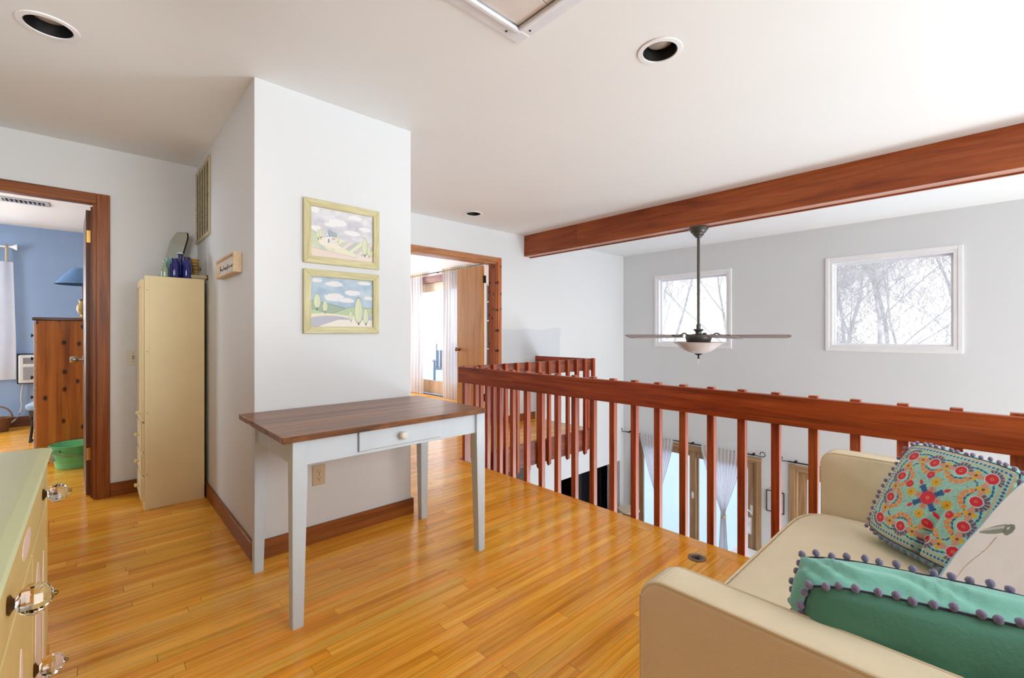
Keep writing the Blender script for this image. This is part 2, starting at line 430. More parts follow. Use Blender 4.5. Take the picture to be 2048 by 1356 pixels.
def grid_slab(axis, a0, a1, us, vs, holes):
    """slab between a0 and a1 on an axis, spanned by (u,v), with rectangular holes (u0,u1,v0,v1)"""
    U = sorted(set([us[0], us[1]] + [x for h in holes for x in h[:2] if us[0] < x < us[1]]))
    V = sorted(set([vs[0], vs[1]] + [x for h in holes for x in h[2:4] if vs[0] < x < vs[1]]))
    def solid(i, j):
        if i < 0 or j < 0 or i >= len(U) - 1 or j >= len(V) - 1: return False
        cu = (U[i] + U[i + 1]) / 2; cv = (V[j] + V[j + 1]) / 2
        return not any(h[0] < cu < h[1] and h[2] < cv < h[3] for h in holes)
    def P(a, u, v):
        return (a, u, v) if axis == 'X' else ((u, a, v) if axis == 'Y' else (u, v, a))
    mb = MB(); bm = mb.bm
    def q(*p): bm.faces.new([bm.verts.new(x) for x in p])
    for i in range(len(U) - 1):
        for j in range(len(V) - 1):
            if not solid(i, j): continue
            u0, u1, v0, v1 = U[i], U[i + 1], V[j], V[j + 1]
            for a in (a0, a1): q(P(a, u0, v0), P(a, u1, v0), P(a, u1, v1), P(a, u0, v1))
            if not solid(i - 1, j): q(P(a0, u0, v0), P(a1, u0, v0), P(a1, u0, v1), P(a0, u0, v1))
            if not solid(i + 1, j): q(P(a0, u1, v0), P(a1, u1, v0), P(a1, u1, v1), P(a0, u1, v1))
            if not solid(i, j - 1): q(P(a0, u0, v0), P(a1, u0, v0), P(a1, u1, v0), P(a0, u1, v0))
            if not solid(i, j + 1): q(P(a0, u0, v1), P(a1, u0, v1), P(a1, u1, v1), P(a0, u1, v1))
    return mb


def frame_boxes(mb, axis, a0, a1, u0, u1, v0, v1, w, bev=0.002, bottom=True):
    def bx(ua, ub, va, vb):
        if axis == 'X': mb.box(a0, ua, va, a1, ub, vb, bev)
        else: mb.box(ua, a0, va, ub, a1, vb, bev)
    bx(u0, u0 + w, v0, v1); bx(u1 - w, u1, v0, v1); bx(u0 + w, u1 - w, v1 - w, v1)
    if bottom: bx(u0 + w, u1 - w, v0, v0 + w)
    return mb


def proj(x, y, z):
    c, s = math.cos(TH), math.sin(TH)
    d = x * c + y * s
    if d < 0.05: return None
    return 1024 + 897.1 * (x * s - y * c) / d, 667.8 + 897.1 * (1.2 - z) / d


# ================================================================== STRUCTURE
LIGHTS = [(-0.142, 2.845), (1.99, 1.089), (3.142, 3.998)]
LR = 0.085
holes = [(x - .12, x + .12, y - .12, y + .12) for x, y in LIGHTS]
cb = grid_slab('Z', H, H + 0.12, (-1.1, XW + .15), (-3.9, YF), holes)
for x, y in LIGHTS:   # plate with a round hole fills each square
    n = 32; bm = cb.bm; inn = []; out = []
    for i in range(n):
        a = 2 * PI * i / n; ca, sa = math.cos(a), math.sin(a); k = .12 / max(abs(ca), abs(sa))
        inn.append(bm.verts.new((x + LR * ca, y + LR * sa, H))); out.append(bm.verts.new((x + k * ca, y + k * sa, H)))
    for i in range(n): bm.faces.new((inn[i], inn[(i + 1) % n], out[(i + 1) % n], out[i]))
cb.build('ceiling', M_CEIL, kind='structure')

# floors (subfloor + boards)
fl = MB()
fl.box(-1.1, -2.5, -0.25, 2.535, YF + .14, -0.019)
fl.box(2.535, 3.50, -0.25, 4.60, YF + .14, -0.019)
fl.box(-3.1, YF + .14, -0.25, 5.0, 9.2, -0.019)
floor = fl.build('floor', M_SUB, kind='structure', origin=(0, 0, 0))
BW = 0.057
boards = []
rng = random.Random(11)


def rows(x0, x1, y0, y1):
    y = y0
    while y < y1 - 0.005:
        ye = min(y + BW, y1)
        x = x0 - rng.random() * 0.9
        while x < x1:
            L = rng.choice([0.45, 0.6, 0.75, 0.9, 1.1, 1.3, 1.5]) * (0.9 + .2 * rng.random())
            a, b = max(x, x0), min(x + L, x1)
            if b - a > 0.01: boards.append((a, y, b, ye))
            x += L
        y += BW


y0 = -0.5
rows(-0.99, XE - 0.1, -1.0, 3.5025)
rows(-0.99, 4.60, 3.5025, YF + .14)
rows(-3.0, 4.85, YF + .14, 8.6)
me_b = bpy.data.meshes.new('floor_board')
_t = bmesh.new(); bmesh.ops.create_cube(_t, size=1); _t.to_mesh(me_b); _t.free(); me_b.materials.append(M_FLOOR)
scored = []
for b in boards:
    cx, cy = (b[0] + b[2]) / 2, (b[1] + b[3]) / 2
    if XC < b[0] and b[2] < X1 and b[1] > YC and b[3] < YF: continue
    ar = 0; vis = False
    P = [proj(max(b[0], -5), b[1], 0), proj(b[2], b[1], 0), proj(b[2], b[3], 0), proj(b[0], b[3], 0)]
    if all(P):
        xs = [max(0, min(2048, p[0])) for p in P]; ys = [max(0, min(1356, p[1])) for p in P]
        for i in range(4): ar += xs[i] * ys[(i + 1) % 4] - xs[(i + 1) % 4] * ys[i]
        ar = abs(ar) / 2
    if b[1] > YF: ar *= 0.02
    scored.append((ar, b))
scored.sort(key=lambda t: -t[0])
rest = MB(); G = 0.0007
for i, (ar, b) in enumerate(scored):
    dz = rng.uniform(-0.0002, 0.0002)
    if i < 290:
        o = bpy.data.objects.new('floor_board', me_b); COL.objects.link(o); o.parent = floor
        o.location = ((b[0] + b[2]) / 2, (b[1] + b[3]) / 2, -0.0095 + dz)
        o.scale = (b[2] - b[0] - G * 2, b[3] - b[1] - G * 2, 0.019)
    else:
        rest.box(b[0] + G, b[1] + G, -0.019, b[2] - G, b[3] - G, dz)
rest.build('distant_floor_boards', M_FLOOR, floor, kind='stuff')
for a, b in ((-1.0, .35), (.35, 2.05), (2.05, 3.5)):
    MB().box(XE - 0.1 + G, a + G, -0.019, XE, b - G, 0.0, 0.0012).build('edge_board', M_FLOORY, floor)

# back wall, thick 0.14
D1 = (-0.75, 0.02, -0.02, 2.18); D2 = (2.35, 3.875, -0.02, 2.135)
LO = (5.155, 6.727, ZL, -1.01); LO2 = (1.2, 4.39, ZL, -0.40)
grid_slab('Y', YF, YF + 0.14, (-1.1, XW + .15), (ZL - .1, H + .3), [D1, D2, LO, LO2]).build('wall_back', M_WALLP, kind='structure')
# right (window) wall
W1 = (0.285, 1.375, 1.06, 2.085); W2 = (2.675, 3.755, 1.06, 2.085)
PD1 = (2.26, 4.22, ZL, -0.60); PD2 = (-0.15, 1.80, ZL, -0.60)
grid_slab('X', XW, XW + 0.15, (-3.9, YF), (ZL - .1, H), [W1, W2, PD1, PD2]).build('wall_right', M_WALL, kind='structure')
B(-1.1, -2.62, ZL, 2.5, -2.5, H).build('wall_front', mat('bounce_cutting_tan', (150, 124, 98), 0.7), kind='structure')  # unseen wall, tan chosen to cut bounce light on the sofa arm
B(2.5, -4.05, ZL, XW + .15, -3.9, H).build('wall_living_front', M_WALL, kind='structure')
B(2.4, -3.9, ZL, 2.5, -2.62, H).build('wall_living_side', M_WALL, kind='structure')
B(-1.1, -2.5, 0, -0.66, 2.55, H).build('wall_left', mat('bounce_cutting_tan', (150, 124, 98), 0.7), kind='structure')  # darker tan keeps this unseen wall from brightening the sofa arm
B(-1.1, 2.55, 0, -1.0, YF, H).build('wall_hall_left', M_WALL, kind='structure')
B(XC, YC, 0, X1, YF, H, 0.002).build('wall_column', M_WALL, kind='structure')
# lower storey shell
B(-1.1, -3.9, ZL - .1, XW + .15, 6.4, ZL).build('floor_lower', wood('lower_room_floor', (150, 110, 70), (176, 134, 90), (192, 152, 108), 'X', across=18, coords='World'), kind='structure')
B(-1.2, -2.62, ZL, -1.1, 6.4, -0.25).build('wall_lower_left', M_WALL, kind='structure')
B(-1.1, 6.3, ZL, XW + .15, 6.4, -0.25).build('wall_lower_back', mat('shade_grey_wall', (150, 150, 152), 0.7), kind='structure')  # grey colour stands in for the shade beyond the lower opening
B(4.39, YF + .14, ZL, 4.49, 6.3, -0.25).build('wall_lower_divider', M_WALL, kind='structure')
B(XW + .02, YF + .14, ZL, XW + .15, 6.3, -0.25).build('wall_lower_right', M_WALL, kind='structure')
B(4.49, YF + .14, -0.45, XW + .02, 6.3, -0.35).build('ceiling_lower', M_CEIL, kind='structure')
# bedroom shell
BWIN = (-2.3, -1.02, 0.85, 2.05)
grid_slab('Y', YB, YB + .15, (-3.1, 1.7), (0, HB), [BWIN]).build('wall_bedroom_back', M_BLUE, kind='structure')
B(-3.1, YF + .14, 0, -3.0, YB, HB).build('wall_bedroom_left', M_BLUE, kind='structure')
B(1.55, YF + .14, 0, 1.67, YB + .4, 2.9).build('wall_bedroom_right', M_BLUE, kind='structure')
grid_slab('Z', HB, HB + .1, (-3.1, 1.6), (YF + .14, YB + .15), []).build('ceiling_bedroom', M_CEIL, kind='structure')
B(-3.1, YF, 0, -1.1, YF + .14, HB).build('wall_bedroom_front', M_WALL, kind='structure')
# far room shell
XFR = 4.85
M_FARW = mat('blush_white_wall_paint', (228, 218, 214), 0.7, var=0.01)
FPD = (6.1, 8.2, -0.02, 2.24)
grid_slab('X', XFR, XFR + .15, (YF + .14, 9.2), (-0.25, 2.85), [FPD]).build('wall_far_room_right', M_FARW, kind='structure')
B(1.55, 9.1, -.25, XFR + .15, 9.25, 2.85).build('wall_far_room_back', M_FARW, kind='structure')
B(1.67, YF + .14, 2.80, XFR + .15, 9.2, 2.9).build('ceiling_far_room', M_CEIL, kind='structure')

# baseboards
B(XC - .014, YC - .016, 0, X1 + .014, YC, 0.1, 0.002).build('baseboard_column_front', M_BASEX, kind='structure')
B(XC - .016, YC, 0, XC, YF, 0.1, 0.002).build('baseboard_column_left', M_BASEY, kind='structure')
B(X1, YC, 0, X1 + .014, YF, 0.1, 0.002).build('baseboard_column_right', M_BASEY, kind='structure')
B(0.095, YF - .014, 0, XC - .016, YF, 0.1, 0.002).build('baseboard_back_left', M_BASEX, kind='structure')
B(3.945, YF - .014, 0, 4.59, YF, 0.1, 0.002).build('baseboard_back_landing', M_BASEX, kind='structure')
B(-3.0, YB - .014, 0, 1.55, YB, 0.13, 0.002).build('baseboard_bedroom', wood('dark_bedroom_baseboard', (70, 34, 20), (96, 50, 30), (112, 62, 38), 'X'), kind='structure')

# door_1: bedroom doorway casing, jamb, open leaf
dr = MB()
cw = 0.073
dr.box(0.02, YF - .02, 0, 0.02 + cw, YF, 2.215, 0.003)
dr.box(0.0, YF - .004, 0, 0.02, YF + .145, 2.14)
dr.box(-0.012, YF + .06, 0, 0.0, YF + .10, 2.13)
door1 = dr.build('door_1', M_CASING, kind='structure', origin=(0, YF, 0))
hd = MB(); hd.box(-0.83, YF - .02, 2.14, 0.02, YF, 2.215, 0.003); hd.box(-.75, YF - .004, 2.14, 0.02, YF + .06, 2.165)
hd.build('head_casing', M_CASINGX, door1)
hd = MB(); hd.box(-0.83, YF - .02, 0, -.755, YF, 2.14, 0.003); hd.box(-.77, YF - .004, 0, -.75, YF + .145, 2.14)
hd.build('side_casing', M_CASING, door1)
RL = Matrix.Translation((-0.018, YF + .10, 0)) @ Matrix.Rotation(math.radians(1.7), 4, 'Z')
lf = MB(); lf.box(-.018, 0.03, 0.008, .018, 0.77, 2.115, 0.002, M=RL)
leaf = lf.build('door_leaf', wood('dark_flush_door', (74, 40, 20), (98, 56, 30), (116, 70, 40), 'Z', rough=0.45), door1)
kb = MB(); kb.lathe([(0.03, 0), (0.03, .006), (.012, .008), (.012, .03), (.026, .036), (.029, .05), (.027, .075), (.02, .083), (.001, .084)], (0, 0, 0), 20, M=RL @ Matrix.Translation((-.018, .70, .985)) @ Matrix.Rotation(-PI / 2, 4, 'Y'))
kb.build('door_knob', M_STEEL, leaf, smooth=True)
for z in (0.265, 1.875):
    hh = MB(); hh.box(-.016, .026, z, .013, .030, z + .092, 0.0015, M=RL)
    hh.tube([(0.0, YF + .125, z), (0.0, YF + .125, z + .092)], .006, 10)
    hh.build('hinge', M_BRASS, leaf, label='bright brass hinge')
    for k, (sx, sz) in enumerate(((-.004, .014), (-.008, .046), (-.004, .078))):
        pass

# door_2: wide doorway to far room
dr = MB()
dr.box(3.875, YF - .02, 0, 3.875 + .068, YF, 2.2, 0.003)
dr.box(3.857, YF - .004, 0, 3.875, YF + .145, 2.135)
M_KNOTJ = wood('knotty_cedar_jamb', (150, 76, 38), (178, 100, 56), (196, 122, 74), 'Z', rough=0.5, coat=0.05, across=20, along=1, knots=9)
door2 = dr.build('door_2', M_KNOTJ, kind='structure', origin=(3.875, YF, 0))
hd = MB(); hd.box(2.28, YF - .02, 2.135, 3.875, YF, 2.2, 0.003); hd.box(2.35, YF - .004, 2.118, 3.857, YF + .145, 2.135)
hd.build('head_casing', wood('salmon_brown_head', (150, 94, 60), (180, 124, 84), (196, 144, 104), 'X', across=30), door2)
B(2.28, YF - .02, 0, 2.35, YF, 2.135, 0.003).build('side_casing', M_CASING, door2)
RL = Matrix.Translation((3.80, 4.63, 0)) @ Matrix.Rotation(math.radians(0.5), 4, 'Z')
lf = MB(); lf.box(-.02, 0.0, 0.008, .02, 0.55, 2.112, 0.002, M=RL)
leaf2 = lf.build('door_leaf', M_PALEDOOR, door2, label='pale wood veneer door leaf standing open')
kb = MB(); kb.lathe([(0.028, 0), (0.028, .006), (.011, .008), (.011, .03), (.024, .036), (.028, .05), (.022, .064), (.001, .068)], (0, 0, 0), 20, M=RL @ Matrix.Translation((-.02, .50, .985)) @ Matrix.Rotation(-PI / 2, 4, 'Y'))
kb.build('door_knob', mat('copper_knob', (160, 110, 84), 0.3, 0.9), leaf2, smooth=True)
for z in (0.3, 1.88):
    hh = MB(); hh.box(.0, -.004, z, .05, .0, z + .1, M=RL); hh.tube([(3.822, 4.62, z), (3.822, 4.62, z + .1)], .007, 10)
    hh.build('hinge', M_BLACKM, leaf2, label='black hinge')


# upper windows
def white_window(num, Y0, Y1, Z0, Z1, lab):
    t = .075
    mb = MB(); frame_boxes(mb, 'X', XW - .022, XW, Y0 - t, Y1 + t, Z0 - t, Z1 + t, t * .55, 0.004)
    frame_boxes(mb, 'X', XW - .014, XW + .14, Y0 - t * .48, Y1 + t * .48, Z0 - t * .48, Z1 + t * .48, t * .5, 0.003)
    w = mb.build('window_%d' % num, M_WHITE, kind='structure', origin=(XW, (Y0 + Y1) / 2, Z0), label=lab)
    s = MB(); frame_boxes(s, 'X', XW + .05, XW + .085, Y0, Y1, Z0, Z1, .022, 0.003)
    sash = s.build('sash', M_WHITE, w)
    B(XW + .064, Y0 + .02, Z0 + .02, XW + .070, Y1 - .02, Z1 - .02).build('pane', M_GLASS, sash)


white_window(1, W1[0], W1[1], W1[2], W1[3], 'right of the two white upper windows')
white_window(2, W2[0], W2[1], W2[2], W2[3], 'upper window behind the ceiling fan')


# patio doors (light oak) in the lower room
def patio(num, Y0, Y1, Z1, mid, lab, handle_low=True):
    mb = MB(); t = .06
    mb.box(XW - .02, Y0 - t, ZL, XW, Y0 + .01, Z1 + t, 0.003); mb.box(XW - .02, Y1 - .01, ZL, XW, Y1 + t, Z1 + t, 0.003)
    mb.box(XW - .01, Y0, ZL, XW + .14, Y0 + .03, Z1); mb.box(XW - .01, Y1 - .03, ZL, XW + .14, Y1, Z1)
    d = mb.build('door_%d' % num, M_OAKDOOR, kind='structure', origin=(XW, (Y0 + Y1) / 2, ZL), label=lab)
    hb = MB(); hb.box(XW - .022, Y0 - t, Z1, XW, Y1 + t, Z1 + t, 0.003); hb.box(XW - .01, Y0 + .03, Z1 - .03, XW + .14, Y1 - .03, Z1); hb.build('head_casing', M_OAKDOORY, d)
    s = .10
    for k, (a, b, x0) in enumerate(((Y0 + .03, mid + .06, XW + .02), (mid - .06, Y1 - .03, XW + .07))):
        p = MB(); p.box(x0, a, ZL + .02, x0 + .04, a + s, Z1 - .03, 0.003); p.box(x0, b - s, ZL + .02, x0 + .04, b, Z1 - .03, 0.003)
        p.box(x0, a + s, Z1 - .03 - s, x0 + .04, b - s, Z1 - .03, 0.003); p.box(x0, a + s, ZL + .02, x0 + .04, b - s, ZL + .2, 0.003)
        pn = p.build('sliding_panel', M_OAKDOOR, d)
        B(x0 + .016, a + s - .01, ZL + .19, x0 + .022, b - s + .01, Z1 - s - .02).build('pane', M_GLASS, pn)
        if k == 0 and handle_low:
            hn = MB(); hn.box(x0 - .005, a + .05, -1.66, x0, a + .095, -1.42, 0.002)
            hn.tube([(x0 - .005, a + .072, -1.64), (x0 - .05, a + .072, -1.62), (x0 - .055, a + .072, -1.54), (x0 - .05, a + .072, -1.46), (x0 - .005, a + .072, -1.44)], .009, 8)
            hn.build('handle', M_WHITE, pn, smooth=True, label='white pull handle')
            lv = MB(); lv.tube([(x0 - .005, a + .05, -1.36), (x0 - .03, a + .05, -1.34), (x0 - .03, a + .10, -1.30)], .009, 8); lv.box(x0 - .006, a + .03, -1.38, x0, a + .065, -1.24, .002)
            lv.build('latch', M_WHITE, pn, smooth=True, label='white latch lever')
            ov = MB(); ov.lathe([(.001, 0), (.02, .002), (.022, .006), (.001, .009)], (0, 0, 0), 16, M=Matrix.Translation((x0 - .0, b - .055, -1.32)) @ Matrix.Rotation(-PI / 2, 4, 'Y') @ Matrix.Scale(2.6, 4, (1, 0, 0)))
            ov.build('finger_pull', M_WHITE, pn, smooth=True, label='white oval finger pull')
    return d


patio(3, PD1[0], PD1[1], PD1[3], 3.19, 'light oak patio door in the lower room, behind the tied sheer curtains')
patio(4, PD2[0], PD2[1], PD2[3], 0.82, 'light oak patio door in the lower room, beside the sofa arm', False)
# far-room patio door
mb = MB(); Y0, Y1, Z1 = FPD[0], FPD[1], FPD[3]
mb.box(XFR - .02, Y0 - .07, 0, XFR, Y0 + .01, Z1 + .07, .003); mb.box(XFR - .02, Y1 - .01, 0, XFR, Y1 + .07, Z1 + .07, .003)
mb.box(XFR - .01, Y0, 0, XFR + .14, Y0 + .03, Z1); mb.box(XFR - .01, Y1 - .03, 0, XFR + .14, Y1, Z1)
d5 = mb.build('door_5', wood('rosy_brown_patio_frame', (146, 112, 98), (170, 138, 124), (190, 160, 146), 'Z', across=24), kind='structure', origin=(XFR, 7.1, 0), label='patio door of the far room between long white curtains')
hb = MB(); hb.box(XFR - .025, Y0 - .07, Z1, XFR, Y1 + .07, Z1 + .09, .003); hb.box(XFR - .01, Y0 + .03, Z1 - .03, XFR + .14, Y1 - .03, Z1); hb.build('head_casing', wood('dark_rosy_head', (128, 84, 78), (146, 100, 92), (160, 118, 108), 'Y'), d5)
for k, (a, b, x0) in enumerate(((Y0 + .03, 7.12, XFR + .02), (7.0, Y1 - .03, XFR + .07))):
    p = MB(); s = .09
    p.box(x0, a, .02, x0 + .04, a + s, Z1 - .03, .003); p.box(x0, b - s, .02, x0 + .04, b, Z1 - .03, .003)
    p.box(x0, a + s, Z1 - .2, x0 + .04, b - s, Z1 - .03, .003); p.box(x0, a + s, .02, x0 + .04, b - s, .28, .003)
    pn = p.build('sliding_panel', wood('pale_oak_panel', (176, 146, 116), (198, 170, 140), (214, 188, 160), 'Z', across=24), d5)
    B(x0 + .016, a + s - .01, .27, x0 + .022, b - s + .01, Z1 - .19).build('pane', M_GLASS, pn)
# bedroom window (behind its curtain, mostly left of the picture)
mb = MB(); frame_boxes(mb, 'Y', YB - .02, YB + .12, BWIN[0] - .05, BWIN[1] + .05, BWIN[2] - .05, BWIN[3] + .05, .06, .003)
w5 = mb.build('window_3', M_WHITE, kind='structure', origin=(-1.6, YB, .85))
B(BWIN[0], YB + .06, BWIN[2], BWIN[1], YB + .066, BWIN[3]).build('pane', M_GLASS, w5)

# ================================================================== BEAM
bt = thing('ceiling_beam', 'long red-brown stained wooden beam boxed below the white ceiling', 'beam', (4.44, 0, 2.27))
B(4.378, -3.9, 2.276, 4.400, 3.515, H, 0.001).build('face_board', M_BEAM, bt)
B(4.378, 3.518, 2.276, 4.400, YF, H, 0.001).build('face_board', M_BEAM, bt)
B(4.380, -3.9, 2.273, 4.485, YF, 2.285, 0.001).build('soffit_board', wood('beam_underside_lit_tone', (170, 120, 100), (196, 148, 128), (206, 160, 140), 'Y', rough=0.4, across=12), bt)  # paler tone paints in the light reaching the underside from below
B(4.485, -3.9, 2.262, 4.507, YF, H, 0.001).build('back_board', M_BEAM, bt)


# ================================================================== GUARDRAILS
def baluster(parent, cx, cy, face, ztop=0.896):
    """square baluster, its foot cut to a point; face 'X' outside +X side, 'Y' outside -Y side"""
    w = .0195
    z0, z1 = -0.275, ztop
    t = MB(); bm = t.bm
    a = [(cx - w, cy - w), (cx + w, cy - w), (cx + w, cy + w), (cx - w, cy + w)]
    t.prism(a, z0, z1, 'Z', 0.0015)
    tip = (cx + w * .2, cy) if face == 'X' else (cx, cy + w * .6)
    tb = bmesh.new(); vs = [tb.verts.new((x, y, z0)) for x, y in a]; v = tb.verts.new((tip[0], tip[1], z0 - .028))
    for i in range(4): tb.faces.new((vs[(i + 1) % 4], vs[i], v))
    t._add(tb)
    return t.build('baluster', M_BAL, parent)


gr = thing('guardrail', 'long red-brown wooden guardrail of square balusters along the loft floor edge', 'railing', (XE, 1.3, 0))
B(2.534, -1.2, 0.741, XE, 3.46, 0.888, 0.003).build('rail_board', M_RAIL, gr)
B(2.536, -1.2, -0.26, XE, 3.46, -0.020, 0.002).build('fascia_board', M_RAIL, gr)
for n in range(-6, 22):
    y1 = -0.048 + n * (3.126 + .048) / 19.06
    baluster(gr, XE + .0205, y1 - .0195, 'X')
g2 = thing('landing_guardrail', 'shorter L-shaped red-brown guardrail around the landing beyond, in front of the far white wall', 'railing', (3.6, 3.48, 0))
B(XE, 3.462, 0.741, 4.60, 3.50, 0.888, 0.003).build('rail_board', M_RAILX, g2)
B(XE, 3.462, -0.25, 4.638, 3.50, -0.001, 0.002).build('fascia_board', M_RAILX, g2)
n2 = 12
for i in range(n2 + 1):
    baluster(g2, 2.632 + i * .1657, 3.4415, 'Y', .893)
B(4.60, 3.462, 0.741, 4.638, YF, 0.888, 0.003).build('rail_board', M_RAIL, g2)
B(4.60, 3.50, -0.25, 4.638, YF, -0.001, 0.002).build('fascia_board', M_RAIL, g2)
for i in range(6): baluster(g2, 4.6585, 3.56 + i * .1655, 'X', .880)

# ================================================================== RECESSED LIGHTS
LLAB = ['black recessed ceiling light at the upper left, above the bedroom doorway', 'black recessed ceiling light nearest the attic hatch, over the loft', 'small black recessed ceiling light farthest away, above the far doorway']
for (x, y), lb in zip(LIGHTS, LLAB):
    t = thing('recessed_light', lb, 'ceiling light', (x, y, H))
    MB().lathe([(LR + .018, -.001), (LR + .016, -.006), (LR - .004, -.007), (LR - .008, .0), (LR - .008, .004), (LR + .018, .0)], (x, y, H), 40, cap=False).build('trim_ring', M_WHITE, t, smooth=True)
    MB().lathe([(LR - .008, -.004), (LR - .012, .03), (LR - .018, .1)], (x, y, H), 40, cap=False).build('baffle', mat('black_baffle', (12, 12, 12), 0.5), t, smooth=True)
    MB().lathe([(LR - .022, .098), (LR - .022, .050), (LR - .028, .040), (.03, .030), (.001, .028)], (x, y, H), 32, cap=False).build('bulb', mat('unlit_reflector_bulb', (196, 186, 176), 0.25, 0.2, coat=0.6), t, smooth=True)

# ================================================================== ATTIC HATCH
hx, hy = 1.452, 1.508
t = thing('attic_hatch', 'white framed attic hatch in the ceiling with jointed panels', 'hatch', (hx - .4, hy - .4, H))
hx0, hy0 = hx - .86, hy - .86
mb = MB(); w = .074
for (a, b, c, d) in ((hx0, hy - w, hx, hy), (hx - w, hy0, hx, hy - w), (hx0, hy0, hx0 + w, hy - w), (hx0 + w, hy0, hx - w, hy0 + w)):
    mb.box(a, b, H - .010, c, d, H, 0.003)
for (a, b, c, d) in ((hx0 + w - .02, hy - w - .012, hx - w + .012, hy - w + .012), (hx - w - .012, hy0 + w, hx - w + .012, hy - w - .012)):
    mb.box(a, b, H - .026, c, d, H - .008, 0.006, 2)
mb.build('frame', mat('hatch_trim_white', (226, 228, 234), 0.35), t)
pw = (hx - w - .014 - (hx0 + w)) / 4
for i in range(4):
    a = hx0 + w + i * pw
    B(hx0 + w, hy - w - .014 - (i + 1) * pw + .002, H - .008, hx - w - .014, hy - w - .014 - i * pw - .002, H - .002, 0.0015).build('panel', mat('hatch_panel', (222, 214, 210), 0.6), t)
for x, y in ((hx - .105, hy - .03), (hx - .03, hy - .105)):
    MB().lathe([(.005, 0), (.005, -.002), (.001, -.003)], (x, y, H - .010), 12).build('screw', M_BLACKM, t)

# ================================================================== CEILING FAN
fx, fy = 4.44, 2.01
t = thing('ceiling_fan', 'dark ceiling fan with wood blades and frosted bowl light, hung from the beam', 'fan', (fx, fy, 2.262))
MB().lathe([(.001, 0), (.092, -.001), (.094, -.012), (.086, -.022), (.078, -.026), (.07, -.046), (.055, -.056), (.050, -.072), (.034, -.082), (.030, -.096), (.001, -.098)], (fx, fy, 2.262), 32).build('canopy', M_PEWTER, t, smooth=True)
MB().lathe([(.0135, 0), (.0135, -.93)], (fx, fy, 2.17), 16).build('downrod', M_PEWTER, t, smooth=True)
MB().lathe([(.016, .075), (.021, .07), (.021, .03), (.048, .026), (.05, .018), (.03, .0), (.03, -.02), (.085, -.026), (.118, -.034), (.124, -.044), (.124, -.066), (.118, -.082), (.112, -.104), (.104, -.112), (.001, -.113)], (fx, fy, 1.222), 40).build('motor_housing', M_PEWTER, t, smooth=True)
MB().lathe([(.10, .012), (.10, 0), (.001, 0)], (fx, fy, 1.098), 32).build('light_fitter', mat('cream_fitter', (206, 204, 178), 0.4), t, smooth=True)
bl = MB().lathe([(.232, .028), (.236, .024), (.20, .0), (.168, -.030), (.12, -.062), (.065, -.082), (.02, -.090), (.001, -.091), (.001, -.086), (.06, -.077), (.115, -.057), (.16, -.026), (.19, .002), (.225, .024)], (fx, fy, 1.09), 48, cap=False)
bl.build('light_bowl', M_FROST, t, smooth=True, angle=60)
MB().lathe([(.04, .004), (.036, -.004), (.016, -.012), (.008, -.02), (.008, -.034), (.011, -.038), (.005, -.05), (.001, -.052)], (fx, fy, 1.0), 20).build('finial', M_BLACKM, t, smooth=True)
for dx in (-.006, .008):
    MB().tube([(fx + dx, fy, .955), (fx + dx * 1.4, fy + .002, .90 - abs(dx))], .0012, 6).build('pull_chain', M_STEEL, t)
BZ = 1.176
for k in range(5):
    ang = math.radians(-92 + 72 * k) - (PI / 2 - TH)
    R = Matrix.Translation((fx, fy, 0)) @ Matrix.Rotation(ang, 4, 'Z')
    pitch = Matrix.Translation((0, 0, BZ)) @ Matrix.Rotation(math.radians(-12), 4, 'X')
    prof = []
    pts = [(.20, .048), (.24, .056), (.45, .066), (.70, .072), (.775, .070), (.80, .05), (.808, 0)]
    poly = [(x, y) for x, y in pts] + [(x, -y) for x, y in pts[::-1][1:]]
    b = MB().prism(poly, -.0035, .0035, 'Z', 0.0012, M=R @ pitch); b.build('blade', M_BLADE, t)
    a = MB()
    a.tube([R @ Vector((.105, 0, 1.186)), R @ Vector((.135, 0, 1.190)), R @ Vector((.155, 0, 1.205)), R @ Vector((.175, 0, 1.206)), R @ Vector((.20, 0, 1.190)), R @ Vector((.235, 0, 1.181))], .008, 8)
    a.prism([(.205, -.03), (.27, -.046), (.295, -.03), (.285, 0), (.295, .03), (.27, .046), (.205, .03)], .003, .010, 'Z', .002, M=R @ pitch)
    a.build('blade_arm', M_PEWTER, t, smooth=True)

